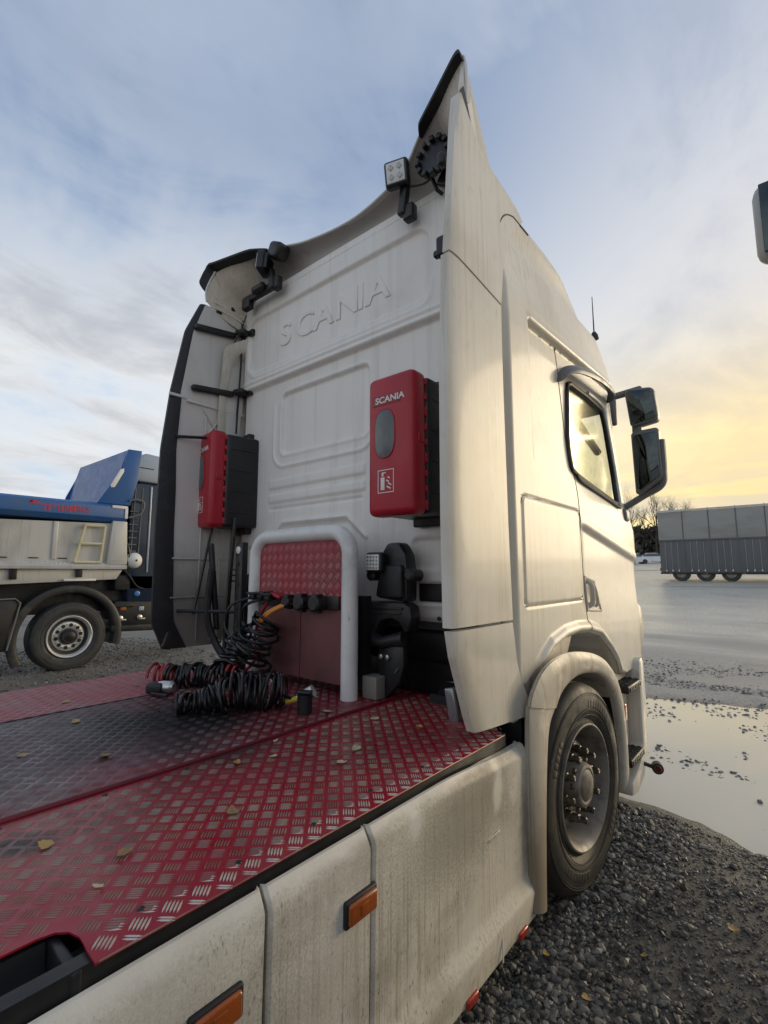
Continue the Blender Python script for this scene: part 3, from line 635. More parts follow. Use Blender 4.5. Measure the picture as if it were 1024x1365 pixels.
def press(Y, Z):
    """outward displacement of the right cab side"""
    d = rrect(Y, Z, 2.065, 9.0, 0.4, 3.445, .20); dx = -.055 * ss(-.085, .004, d)                  # the side stands proud of the wind deflector
    top = 2.952 + .055 * (Y - 2.4)                                                               # window bay
    bay = ss(2.375, 2.400, Y) * ss(top + .008, top - .020, Z) * ss(2.02, 2.42, Z - .10 * (3.3 - Y))
    dx += -.036 * bay + .007 * np.exp(-((Z - top - .02) / .016) ** 2) * ss(2.36, 2.42, Y)
    zc = 1.90 - .150 * np.clip(Y - 3.05, 0, 2)                                                    # shoulder crease of the door
    dx += -.020 * ss(zc + .004, zc - .030, Z) * ss(3.0, 3.16, Y) * ss(1.2, 1.6, Z)
    dx += .016 * np.exp(-((Z - zc - .02) / .03) ** 2) * ss(3.0, 3.2, Y) * .6
    d = rrect(Y, Z, 2.212, 3.035, 1.438, 1.975, .045); dx += -.006 * np.exp(-(d / .007) ** 2) + .003 * ss(0, -.02, d)
    arc = Z - zbot(Y); dx += .024 * ss(.075, .03, arc) * ss(2.28, 2.42, Y) * ss(3.85, 3.6, Y) - .022 * ss(.02, 0, arc)
    dx += .020 * ss(1.35, .95, Z) * ss(3.7, 4.0, Y) * 0
    return dx
NS = 236; NC = 12; NF = 14
U = []
def slice_(z, i):
    dx = np.interp(z, ZK, DXK); yf = np.interp(z, ZK, YFK); rc = np.interp(z, ZK, RCK); rx = min(rc * .7, .3)
    xs_ = XS - dx
    ys = np.linspace(2.02 + .25 * float(ss(3.36, 3.60, z)), yf - rc, NS); side = np.stack([np.full(NS, xs_), ys], 1)
    a = np.linspace(0, np.pi / 2, NC + 1)[1:]; cor = np.stack([xs_ - rx + rx * np.cos(a), yf - rc + rc * np.sin(a)], 1)
    x1 = xs_ - rx; xf = np.linspace(x1, CX, NF + 1)[1:]; bow = .07 * (1 - ((xf - CX) / (x1 - CX)) ** 2)
    fr = np.stack([xf, yf + bow], 1)
    return np.concatenate([side, cor, fr])
P = np.zeros((len(rows), NS + NC + NF, 3))
for i, z in enumerate(rows):
    s_ = slice_(z, i); P[i, :, :2] = s_; P[i, :, 2] = z
lowm = rows < 2.05
zb = zbot(P[:, :NS, 1]); s_ = np.clip((rows[:, None] - .87) / (2.05 - .87), 0, 1)
P[:, :NS, 2] = np.where(lowm[:, None], zb + (2.05 - zb) * s_, P[:, :NS, 2])
P[:, :NS, 0] += press(P[:, :NS, 1], P[:, :NS, 2]) * (1 - ss(3.50, 3.75, rows))[:, None]
fd = np.linspace(1, 0, NC)[None]; P[:, NS:NS + NC, 0] += (P[:, NS - 1:NS, 0] - (XS - np.interp(rows, ZK, DXK))[:, None]) * fd
Cn = (P[:-1, :-1] + P[1:, 1:]) / 2; P0 = P
hole = np.zeros(Cn.shape[:2], bool)
hole[:, :NS - 1] = inpoly(Cn[:, :NS - 1, 1], Cn[:, :NS - 1, 2], WIN)
ws = (Cn[..., 2] > 2.14) & (Cn[..., 2] < 2.86); hole[:, NS + 5:] |= ws[:, NS + 5:]
cabR = grid('cab_shell', P, M['cab'], truck, ~hole, flip=False, angle=50)
L = P[::2, :, :].copy(); L = np.concatenate([L[:, 0:NS:8], L[:, NS - 1:NS + NC + NF]], 1); L[..., 0] = 2 * CX - L[..., 0]
Cl = (L[:-1, :-1] + L[1:, 1:]) / 2; nsl = len(range(0, NS, 8))
hl = np.zeros(Cl.shape[:2], bool); hl[:, :nsl] = inpoly(Cl[:, :nsl, 1], Cl[:, :nsl, 2], WIN); wsl = (Cl[..., 2] > 2.14) & (Cl[..., 2] < 2.86); hl[:, nsl + 5:] |= wsl[:, nsl + 5:]
grid('cab_shell', L, M['cab'], truck, ~hl, flip=True, angle=50)
# roof cap, floor and inner lining
B().prism([(-3.25, 2.22), (-1.2, 2.22), (-1.45, 2.95), (-3.0, 2.95)], 3.805, 3.853, 'Z').out('roof_skin', M['wall'], truck)
B().box((CX, 3.2, 1.31), (2.3, 1.9, .04)).box((CX, 2.78, 2.2), (2.36, .03, 1.75)).out('cab_floor', M['seat'], truck)

def side_pt(y, z, o=0.0): return (float(XS - np.interp(z, ZK, DXK) + press(np.array(y), np.array(z)) + o), y, z)
# shut lines, hatch, window rubber: narrow dark gaps
sm = [(2.850, 2.965), (2.905, 2.66), (2.965, 2.36), (3.02, 2.10), (3.06, 1.85), (3.085, 1.6), (3.095, 1.4), (3.10, 1.255)]
sp_ = smooth_path([(0, a, b) for a, b in sm], 60); B().tube([side_pt(p[1], p[2], -.001) for p in sp_], .0038, 6).out('door_gap', M['rubber'], truck)
gp = [(2.052, 1.12), (2.050, 1.8), (2.048, 2.5), (2.050, 3.05), (2.062, 3.22)] + [(2.272 - .215 * math.cos(a), 3.235 + .215 * math.sin(a)) for a in np.linspace(.12, 1.45, 9)] + [(2.42, 3.452)]
gq = smooth_path([(0, a, b) for a, b in gp], 90)
B().tube([(XS + .003 - .044 + .040 * float(ss(3.0, 3.4, p[2])), p[1], p[2]) for p in gq], .0042, 6).out('panel_gap', M['rubber'], truck)
hp = rpoly(2.212, 3.035, 1.438, 1.975, .05, 6); hp = smooth_path([(0, a, b) for a, b in hp], 110, True)
B().tube([side_pt(p[1], p[2], -.0015) for p in hp], .0036, 6, closed=True).out('locker_gap', M['rubber'], truck)
wp = []
for i in range(len(WIN)):
    a, b_ = WIN[i], WIN[(i + 1) % len(WIN)]
    for t_ in np.linspace(0, 1, 9)[:-1]: wp.append(a + (b_ - a) * t_)
wp = np.array(wp); wp = (np.roll(wp, 1, 0) + wp * 2 + np.roll(wp, -1, 0)) / 4
win = B().tube([side_pt(p[0], p[1], .004) for p in wp], .017, 8, closed=True).out('window_frame', M['rubber'], truck)
B().prism([tuple(p) for p in wp], XS - .047, XS - .041, 'X').out('window_glass', M['glass'], win)
B().tube([side_pt(p[0], p[1], .012) for p in smooth_path([(3.02, 2.20, 0), (3.12, 2.165, 0), (3.55, 2.125, 0), (3.97, 2.085, 0)], 30)], .009, 8).out('window_ledge', M['rubber'], win)
B().tube([side_pt(p[0], p[1], .015) for p in smooth_path([(3.40, 2.835, 0), (3.745, 2.826, 0), (3.82, 2.70, 0), (3.985, 2.32, 0), (3.965, 2.10, 0)], 30)], .013, 8).out('pillar_trim', M['tube'], win)
B().tube([(XS - .09, y, z) for y, z in ((3.10, 2.80), (3.30, 2.66), (3.62, 2.55), (3.80, 2.50))], .028, 8).out('visor_frame', M['grey'], win)
B().prism([(-3.2, 2.13), (-1.2, 2.13), (-1.2, 2.86), (-3.2, 2.86)], 4.18, 4.19, 'Y').out('windscreen_glass', M['glass'], truck)
bb = B(); bb.box((CX, 3.95, 1.95), (2.1, .5, .28), bev=.08); bb.tube([(-1.75 + .2 * math.cos(a), 3.62 + .06 * math.sin(a), 2.02 + .19 * math.sin(a)) for a in np.linspace(0, 2 * np.pi, 30, endpoint=False)], .016, 8, closed=True)
bb.out('dashboard', M['seat'], truck)
for x in (-1.6, -2.86):
    bb = B(); bb.box((x, 3.15, 1.72), (.5, .5, .16), bev=.06).box((x, 2.93, 2.10), (.48, .14, .72), bev=.06).box((x, 2.92, 2.52), (.26, .1, .18), bev=.04); bb.out('driver_seat', M['seat'], truck)

# sun visor hood above the window, door handle
vp = smooth_path([(-.99, 2.86, 2.77), (-.975, 2.93, 2.84), (-.955, 3.10, 2.885), (-.94, 3.45, 2.925), (-.95, 3.80, 2.945), (-.99, 3.93, 2.93)], 40)
Pv = np.zeros((len(vp), 7, 3))
for i, p in enumerate(vp):
    k = math.sin(math.pi * i / (len(vp) - 1)) ** .5
    for j, t_ in enumerate(np.linspace(0, 1, 7)):
        a = t_ * 1.9; Pv[i, j] = (p[0] - .05 + .062 * k * math.sin(a) + .02, p[1], p[2] + .055 * math.cos(a) * k - .02)
shell('window_hood', Pv, (-.012, 0, 0), M['grey'], truck)
# handle: frame, recess, grip
hq = [(3.118, 1.385), (3.118, 1.555), (3.128, 1.572), (3.285, 1.548), (3.305, 1.535), (3.375, 1.372), (3.365, 1.355), (3.135, 1.370)]
hs = smooth_path([(0, a, b) for a, b in hq], 64, True)
dh = B().tube([side_pt(p[1], p[2], .001) for p in hs], .0075, 6, closed=True).out('door_handle', M['cab'], truck)
B().prism([(a, b) for a, b in hq], XS - .020, XS - .0165, 'X').out('handle_recess', M['cab'], dh)
bb = B(); bb.tube(smooth_path([(XS - .018, 3.165, 1.39), (XS + .012, 3.168, 1.42), (XS + .014, 3.16, 1.52), (XS - .018, 3.155, 1.55)], 20), .016, 8).tube(smooth_path([(XS - .018, 3.30, 1.385), (XS + .006, 3.29, 1.41), (XS + .006, 3.245, 1.51), (XS - .018, 3.235, 1.535)], 20), .011, 8)
bb.lathe([(-.02, .012), (.004, .012), (.006, .004)], (XS, 3.225, 1.40), 'X', 12).out('handle_grip', M['cab'], dh)

# ---- right wind deflector beside the cab: lower leaf, main leaf, roof leaf
def leaf(name, zt, yr, yfz, n=60, x=-.996, xin=None, m='cab', th=.040):
    zt_, yr_ = np.array(zt), np.array(yr)
    z = np.linspace(zt[0], zt[-1], n); v = np.linspace(0, 1, 26)
    ya = np.interp(z, zt, yr); yb = np.interp(z, yfz[0], yfz[1])
    P = np.zeros((n, 26, 3)); P[..., 1] = ya[:, None] + (yb - ya)[:, None] * v; P[..., 2] = z[:, None]
    xo = np.zeros(n) if xin is None else np.interp(z, xin[0], xin[1])
    P[..., 0] = x + .006 * v[None] ** .8 + .010 * np.exp(-v[None] * 14) * -1 + xo[:, None]
    return P
P = leaf('x', [.985, 1.05, 1.18, 1.28, 1.378], [1.735, 1.705, 1.655, 1.615, 1.592], ([.985, 1.05, 1.12, 1.2, 1.378], [2.235, 2.20, 2.135, 2.105, 2.075]), xin=([.98, 1.15, 1.378], [.004, .002, 0]))
P[..., 2] -= .035 * np.linspace(0, 1, 26)[None] * np.clip((1.10 - P[..., 2]) / .11, 0, 1)
lw = shell('wind_deflector', P, (-.034, 0, 0), M['cab'], truck, flip=True)
P = leaf('x', [1.390, 1.8, 2.4, 2.93], [1.592, 1.586, 1.592, 1.618], ([1.39, 1.8, 2.4, 2.7, 2.93], [2.078, 2.062, 2.054, 2.054, 2.058]), n=90)
P[..., 2] += -.055 * np.linspace(0, 1, 26)[None] * ss(2.5, 2.93, P[..., 2])
mw = shell('wind_deflector', P, (-.040, 0, 0), M['cab'], truck, flip=True)
P = leaf('x', [2.942, 3.28, 3.60, 3.755], [1.622, 1.655, 1.690, 1.716], ([2.942, 3.1, 3.2, 3.3, 3.4, 3.455, 3.49, 3.52, 3.545, 3.56, 3.61, 3.69, 3.755], [2.06, 2.09, 2.125, 2.175, 2.25, 2.32, 2.35, 2.29, 2.15, 2.00, 1.875, 1.78, 1.722]), n=120)
P[..., 2] += -.055 * np.linspace(0, 1, 26)[None] * ss(3.3, 2.942, P[..., 2])
tw = shell('wind_deflector', P, (-.034, 0, 0), M['cab'], truck, flip=True)
B().box((-1.055, 1.655, 2.99), (.05, .05, .09), bev=.01).box((-1.07, 1.66, 2.975), (.07, .03, .03), bev=.008).out('deflector_latch', M['blk'], truck)
B().box((-1.068, 1.675, 3.43), (.03, .04, .06), bev=.01).out('deflector_latch', M['blkmet'], truck)

# ---- left wind deflector: pale inner face, wide rubber lip, ribs and stays
zl = np.linspace(1.06, 3.72, 70); yr = np.interp(zl, [1.06, 1.25, 1.9, 2.5, 2.95, 3.46, 3.72], [1.70, 1.612, 1.60, 1.608, 1.655, 1.745, 1.855])
v = np.linspace(0, 1, 12); P = np.zeros((70, 12, 3)); yb = np.interp(zl, [1.06, 3.3, 3.72], [2.14, 2.26, 2.28])
lip = np.interp(zl, [1.06, 1.4, 2.2, 2.95, 3.46, 3.72], [.15, .125, .108, .066, .05, .03])
P[..., 1] = (yr + lip)[:, None] + (yb - yr - lip)[:, None] * v; P[..., 2] = zl[:, None]; P[..., 0] = -3.452 + .012 * ss(2.86, 2.90, zl)[:, None] + .02 * v[None] ** 2
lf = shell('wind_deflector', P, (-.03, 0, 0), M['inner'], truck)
P2 = np.zeros((70, 5, 3)); v5 = np.linspace(0, 1, 5); P2[..., 1] = yr[:, None] + (lip + .01)[:, None] * v5; P2[..., 2] = zl[:, None]; P2[..., 0] = -3.440 - .022 * (1 - v5[None]) ** 2
shell('rubber_lip', P2, (-.022, 0, 0), M['rubber'], lf)
bb = B()
for z in (1.42, 1.70): bb.box((-3.437, 1.95, z), (.012, .46, .012), bev=.004)
bb.box((-3.437, 2.02, 2.895), (.014, .5, .02), bev=.005).box((-3.445, 1.70, 2.915), (.022, .13, .022), bev=.004)
for a in (1, -1): bb.tube([(-3.432, 2.0 + .09 * a, 2.62), (-3.432, 2.0 - .09 * a, 2.86)], .006, 6)
for y in (1.93, 2.08): bb.tube([(-3.437, y, 1.1), (-3.437, y, 2.8)], .007, 6)
bb.out('stiffening_rib', M['inner'], lf)
for z0, z1 in ((3.49, 3.575), (3.0, 3.065)):
    s0 = B().box((-3.415, 1.97, (z0 * .68 + z1 * .32)), (.05, .36, .05), Matrix.Rotation(math.atan2(z1 - z0, .55), 4, 'X'), .018)
    s0.box((-3.375, 2.22, z1 - .005), (.10, .16, .04), Matrix.Rotation(.25, 4, 'Z'), .012).box((-3.33, 2.235, z1), (.10, .03, .055), bev=.008); s0.out('deflector_stay', M['blkmet'], truck)
bb = B(); bb.tube(smooth_path([(-3.40, 2.20, 3.76), (-3.385, 2.19, 3.3), (-3.41, 2.19, 2.9), (-3.40, 2.18, 2.72)], 30), .009, 6).tube(smooth_path([(-3.30, 2.17, 3.70), (-3.36, 2.15, 3.55), (-3.42, 2.12, 3.45)], 16), .005, 6); bb.out('lamp_cable', M['rubber'], truck)
# rods, hoses and valve gear in the left gap
bb = B()
for p_, q_, r__ in (((-3.36, 1.99, 2.0), (-3.36, 1.86, 1.30), .011), ((-3.18, 2.06, 2.0), (-3.18, 2.0, 1.22), .014), ((-3.44, 1.78, 1.325), (-3.0, 2.02, 1.325), .014), ((-3.44, 1.70, 2.60), (-3.25, 2.12, 2.63), .012), ((-3.25, 2.10, 2.0), (-3.25, 2.05, 1.0), .018)):
    B().tube([p_, q_], r__, 6).out('gap_rod', M['blkmet'], truck)
B().box((-3.22, 1.93, 1.50), (.045, .03, .62), Matrix.Rotation(.12, 4, 'X'), .008).out('gap_strut', M['blkmet'], truck)
B().tube(smooth_path([(-3.2, 1.9, 1.62), (-3.24, 1.9, 1.3), (-3.2, 1.95, 1.1), (-3.08, 2.0, .95)], 24), .026, 8).out('gap_hose', M['rubber'], truck)
bb.tube(smooth_path([(-3.1, 2.1, 1.5), (-2.98, 2.05, 1.42), (-2.95, 2.0, 1.2), (-3.0, 2.0, .95)], 24), .016, 8)
bb.out('gap_hose', M['rubber'], truck)
bb = B(); bb.box((-3.02, 2.14, 1.52), (.12, .10, .14), bev=.02).box((-2.92, 2.16, 1.38), (.16, .12, .12), bev=.02).box((-3.05, 2.12, 1.27), (.14, .1, .1), bev=.02).lathe([(0, .05), (-.09, .05), (-.10, .035)], (-2.93, 2.14, 1.24), 'Y', 16)
bb.lathe([(0, .035), (.10, .035)], (-3.06, 2.08, 1.13), 'Z', 14).out('valve_block', M['blk'], truck)
B().lathe([(0, .024), (.07, .024), (.075, .012)], (-3.0, 2.06, 1.31), 'Z', 12).out('white_canister', M['tube'], truck)
bb = B(); bb.box((-2.975, 1.99, 1.46), (.080, .05, .70), bev=.008)
for z in (1.62, 1.58, 1.54): bb.box((-3.04, 1.985, z), (.06, .02, .012), bev=.003)
post = bb.out('support_post', M['blkmet'], truck)
B().lathe([(0, .026), (-.008, .026), (-.012, .01)], (-2.975, 1.966, 1.755), 'Y', 16).out('round_reflector', M['led'], post)
for z in (1.66, 1.52, 1.36, 1.24): B().lathe([(0, .016), (-.004, .014)], (-2.975, 1.964, z), 'Y', 12).out('post_hole', M['rubber'], post)
bb = B(); bb.box((-3.455, 1.73, 1.12), (.03, .07, .12), Matrix.Rotation(-.3, 4, 'X'), .012); bb.out('deflector_hinge', M['blkmet'], truck)

# ---- roof deflector: concave shell whose trailing edge sweeps back at both corners
T = np.array([(-3.462, 1.905, 3.76), (-3.46, 1.895, 3.85), (-3.43, 1.93, 3.98), (-3.36, 1.965, 4.045), (-2.90, 2.08, 4.050), (-2.55, 2.16, 4.005), (-2.13, 2.19, 3.978), (-1.78, 2.15, 3.985), (-1.615, 2.12, 4.015), (-1.46, 2.06, 4.095), (-1.27, 1.975, 4.13), (-1.095, 1.90, 4.165), (-1.062, 1.89, 4.12), (-1.058, 1.895, 4.02), (-1.065, 1.90, 3.90)])
Lp = np.array([(-3.43, 2.25, 3.62), (-3.41, 2.27, 3.70), (-3.37, 2.28, 3.78), (-3.25, 2.28, 3.82), (-2.90, 2.28, 3.845), (-2.55, 2.28, 3.852), (-2.13, 2.28, 3.855), (-1.78, 2.28, 3.85), (-1.615, 2.28, 3.848), (-1.46, 2.28, 3.842), (-1.27, 2.28, 3.83), (-1.14, 2.28, 3.80), (-1.11, 2.22, 3.74), (-1.10, 2.12, 3.66), (-1.095, 2.02, 3.60)])
Ts = smooth_path(T, 140); Ls = smooth_path(Lp, 140); n = len(Ts)
v = np.linspace(0, 1, 12); P = np.zeros((n, 12, 3))
mid = (Ts + Ls) / 2 + np.array([0, .10, .06]) * np.exp(-((Ts[:, :1] - CX) / 1.05) ** 6)
for j, t_ in enumerate(v): P[:, j] = Ts * (1 - t_) ** 2 + 2 * mid * t_ * (1 - t_) + Ls * t_ * t_
roofd = grid('roof_deflector', P, M['under'], truck, angle=60)
# outer skin of the deflector running forward onto the roof
Po = np.zeros((n, 10, 3)); out_ = Ts.copy(); 
Fe = np.stack([np.interp(Ts[:, 0], [-3.46, -3.30, CX, -1.16, -1.0], [-3.32, -3.2, CX, -1.26, -1.13]), np.full(n, 2.95), np.interp(Ts[:, 0], [-3.46, -3.40, -3.0, CX, -1.5, -1.10, -1.05], [3.55, 3.70, 3.80, 3.85, 3.80, 3.71, 3.58])], 1)
wk = ss(.80, 1.10, np.abs(Ts[:, 0] - CX))[:, None]
Ks = (Ts + Fe) / 2 + np.array([0, 0, .05]); Kc = np.stack([(Ts[:, 0] * .6 + Fe[:, 0] * .4), np.full(n, 2.08), Fe[:, 2] - .02], 1); Kp = Ks * (1 - wk) + Kc * wk
for j, t_ in enumerate(np.linspace(0, 1, 10)): Po[:, j] = Ts * (1 - t_) ** 2 + 2 * Kp * t_ * (1 - t_) + Fe * t_ * t_
grid('deflector_skin', Po, M['cab'], roofd, flip=True, angle=60)
B().tube(Ts, .008, 8).out('deflector_rim', M['tube'], roofd)
def rub(i0, i1, w, tw, back=(0, -1.0, .12)):
    Q = smooth_path(T[i0:i1 + 1], 40); m_ = len(Q); Pq = np.zeros((m_, 4, 3)); tan = np.gradient(Q, axis=0); tan /= np.linalg.norm(tan, axis=1)[:, None]
    for i in range(m_):
        k = w * min(1, .35 + 6 * min(i, m_ - 1 - i) / m_)
        dirv = np.array(back, float); dirv -= tan[i] * (dirv @ tan[i]); dirv /= np.linalg.norm(dirv)
        for j in range(4): Pq[i, j] = Q[i] + dirv * (k * j / 3 - .012)
    return shell('rubber_lip', Pq, tw, M['rubber'], roofd)
rub(1, 4, .085, (0, .004, -.014), (-.35, -1.0, .05)); rub(9, 12, .055, (0, .004, -.014))
# outer right cheek of the deflector above the roof leaf, with a dark strip put in for the shadow in the gap
ck = [(1.895, 4.13), (1.92, 4.07), (1.96, 3.95), (2.0, 3.80), (2.02, 3.70), (2.03, 3.60), (2.0, 3.58), (1.93, 3.66), (1.86, 3.80), (1.865, 3.98)]
B().prism(ck, -1.090, -1.066, 'X', .004).out('deflector_cheek', M['cab'], roofd)
B().prism([(1.845, 3.93), (1.865, 3.96), (1.935, 3.80), (2.02, 3.64), (2.06, 3.56), (2.02, 3.52), (1.86, 3.62), (1.75, 3.72)], -1.066, -1.058, 'X').out('cheek_shadow_strip', M['rubber'], roofd)
# ribs pressed into the left inner cheek
bb = B()
for k in range(4): bb.tube(smooth_path([(-3.435, 1.96, 3.86 - k * .045), (-3.405, 2.12, 3.845 - k * .05), (-3.37, 2.24, 3.80 - k * .05)], 12), .0045, 6)
bb.out('cheek_rib', M['wall'], roofd)
for c_, d_ in (((-3.40, 2.12, 3.76), (.012, .06, .03)), ((-3.43, 2.0, 3.70), (.012, .05, .02))): B().box(c_, d_, bev=.006).out('cheek_clip', M['blk'], roofd)

# ---- fender, wheel
FO = np.array([(2.075, .205), (2.07, .50), (2.075, .85), (2.085, 1.02), (2.15, 1.10), (2.26, 1.160), (2.42, 1.192), (2.65, 1.192), (2.95, 1.150), (3.20, 1.075), (3.38, .960), (3.50, .80), (3.545, .62), (3.555, .40)])
FI = np.array([(2.20, .17), (2.235, .50), (2.30, .85), (2.40, .955), (2.48, 1.010), (2.60, 1.042), (2.74, 1.052), (2.90, 1.040), (3.08, 1.005), (3.24, .930), (3.36, .82), (3.43, .68), (3.455, .50), (3.44, .25)])
fo = smooth_path([(0, a, b) for a, b in FO], 90)[:, 1:]; fi = smooth_path([(0, a, b) for a, b in FI], 90)[:, 1:]; n = len(fo)
prof_t = np.array([.40, .12, .06, .2, .4, .6, .8, .94, 1.0, 1.03, 1.05]); prof_x = np.array([-.05, -.022, -.006, .006, .012, .012, .008, -.002, -.016, -.05, -.30])
P = np.zeros((n, len(prof_t), 3))
for j, (a, b_) in enumerate(zip(prof_t, prof_x)):
    P[:, j, 1:] = fo + (fi - fo) * max(a, 0); P[:, j, 0] = -.925 + b_
    if a < 0: P[:, j, 1:] = fo + (fi - fo) * .06
cut = int(n * 3.05 / (len(FO) - 1))
fd_ = shell('mudguard', P[cut:], (-.012, 0, 0), M['fender'], truck, angle=50)
Pl = P[:cut + 1].copy(); Pl[..., 0] -= .006
shell('mudguard_flap', Pl, (-.012, 0, 0), M['fender'], truck, angle=50)
B().prism([(2.085, .98), (2.09, 1.085), (2.20, 1.10), (2.35, 1.165), (2.50, 1.235), (2.72, 1.262), (2.92, 1.262), (2.80, 1.12), (2.50, 1.05), (2.40, .93), (2.12, .93)], -1.05, -1.022, 'X', .004).out('arch_filler', M['fender'], truck)
# dark wheel housing
n2 = 40; th = np.linspace(-.35, np.pi + .35, n2); Pw = np.zeros((n2, 6, 3))
for j, x in enumerate(np.linspace(-.965, -1.55, 6)): Pw[:, j] = np.stack([np.full(n2, x), 2.78 + .66 * np.cos(th), .52 + .62 * np.sin(th)], 1)
grid('wheel_housing', Pw, M['blk'], truck, flip=True)
B().prism([(3.43, .28), (3.45, .28), (3.47, .72), (3.45, .72)], -1.5, -.965, 'X').out('splash_guard', M['rubber'], truck)
B().box((-1.26, 2.18, .55), (.5, .02, .85)).out('splash_guard', M['rubber'], truck)

def tyre_profile(r, w):
    """(offset from outer face inwards, radius)"""
    return [(-.10, r * .565), (-.030, r * .575), (-.012, r * .60), (-.016, r * .64), (.006, r * .70), (.014, r * .78), (.013, r * .84), (.007, r * .90), (-.003, r * .945), (-.016, r * .972), (-.034, r * .988)] + \
        [q for k in range(5) for q in ((-.060 - k * w / 6, r), (-.062 - k * w / 6, r * .975), (-.074 - k * w / 6, r * .975), (-.076 - k * w / 6, r))] + [(-w + .02, r * .985), (-w, r * .93), (-w - .01, r * .75), (-w + .03, r * .58)]
def wheel(name, c, r, w, parent, rot, mt, mr, silver=False, ro=0.0):
    w_ = B().lathe(tyre_profile(r, w), c, 'X', 64, rot=rot, cap=False)
    ty = w_.out(name, mt, parent, True, 40)
    R3 = np.array(rot.to_3x3())
    bb = B()
    for q in (.69, .735, .885, .905): bb.tube([R3 @ np.array([.0125 if q < .8 else .008, r * q * math.cos(a), r * q * math.sin(a)]) + c for a in np.linspace(0, 2 * np.pi, 60, endpoint=False)], .0022, 5, closed=True)
    # moulded lettering blocks on the sidewall, worn past reading
    for a0, a1 in ((.75, 1.5), (3.9, 4.6), (2.4, 2.75), (5.4, 5.8)):
        for a in np.arange(a0, a1, .085):
            m4 = rot @ Matrix.Rotation(a, 4, 'X'); p = R3 @ (np.array([.0125, r * .80 * math.cos(a), r * .80 * math.sin(a)])) + c
            bb.box(p, (.005, r * .075, .030), m4, .002)
    bb.out('sidewall_ring', mt, ty)
    f = r * .575; c = c + R3 @ np.array([ro, 0, 0])
    rimp = [(-.20, f * .80), (-.03, f * .93), (-.004, f * .985), (.004, f * 1.02), (.002, f * 1.045), (-.012, f * 1.05), (-.07, f * 1.06)]
    rm = B().lathe(rimp[::-1], c, 'X', 56, rot=rot, cap=False)
    disc = [(-.20, f * .815), (-.165, f * .80), (-.095, f * .735), (-.080, f * .68), (-.078, f * .46), (-.084, f * .43), (-.086, f * .05)] if not silver else [(-.17, f * .9), (-.15, f * .86), (-.085, f * .74), (-.075, f * .70), (-.075, f * .44), (-.08, f * .42), (-.085, f * .05)]
    rm.lathe(disc, c, 'X', 56, rot=rot)
    rim = rm.out('wheel_rim', mr, ty, True, 40)
    if silver: B().lathe([(-.10, f * .93), (-.066, f * .92), (-.060, f * .88), (-.066, f * .80), (-.10, f * .76)], c, 'X', 48, rot=rot, cap=False).out('rim_ring', M['rubber'], ty)
    hub = B().lathe([(-.085, f * .40), (-.03, f * .385), (-.005, f * .35), (.0, f * .30), (-.004, f * .26), (.006, f * .22), (.012, f * .05)], c, 'X', 40, rot=rot)
    hub.out('wheel_hub', M['blk'] if silver else M['rim'], ty)
    for k in range(10):
        a = 2 * math.pi * k / 10 + .16; p = R3 @ np.array([-.060 if silver else -.078, f * .565 * math.cos(a), f * .565 * math.sin(a)]) + c
        if silver:
            B().lathe([(-.014, .030), (-.010, .030)], p, 'X', 14, rot=rot).out('rim_hole', M['rubber'], ty); continue
        nut = B().lathe([(0, .030), (.010, .030), (.012, .021), (.040, .021), (.044, .016), (.074, .0155), (.080, .010)], p, 'X', 12, rot=rot)
        p2 = R3 @ np.array([-.05, f * .33 * math.cos(a + .3), f * .33 * math.sin(a + .3)]) + c
        nut.out('wheel_nut', M['bolt'], ty)
    if not silver:
        bb = B()
        for k in range(10):
            a = 2 * math.pi * k / 10 + .45; bb.lathe([(.0, .014), (.014, .013), (.016, .008)], R3 @ np.array([-.035, f * .415 * math.cos(a), f * .415 * math.sin(a)]) + c, 'X', 8, rot=rot)
        kind(bb.out('hub_bolts', M['bolt'], ty), 'stuff')
    else:
        bb = B()
        for k in range(10):
            a = 2 * math.pi * k / 10 + .47; bb.lathe([(-.02, .014), (.012, .012)], R3 @ np.array([-.06, f * .60 * math.cos(a), f * .60 * math.sin(a)]) + c, 'X', 8, rot=rot)
        kind(bb.out('wheel_nut', M['steel'], ty), 'stuff')
    return ty
ST = Matrix.Rotation(rad(-4), 4, 'Z')
wheel('front_wheel', np.array([-.930, 2.75, .495]), .510, .31, truck, ST, M['tyre'], M['rim'], ro=.006)
wheel('front_wheel', np.array([2 * CX + .935, 2.70, .497]), .505, .31, truck, Matrix.Rotation(rad(180 - 6), 4, 'Z'), M['tyre'], M['rim'])

fl = np.zeros((NS - 6, 4, 3)); base_ = P0[0, 6:NS]
for j, (a_, b_) in enumerate(((-.004, .004), (-.03, -.006), (-.10, -.010), (-.30, -.012))): fl[:, j] = base_ + np.array([a_, 0, b_])
grid('arch_flange', fl, M['cab'], truck, angle=50)
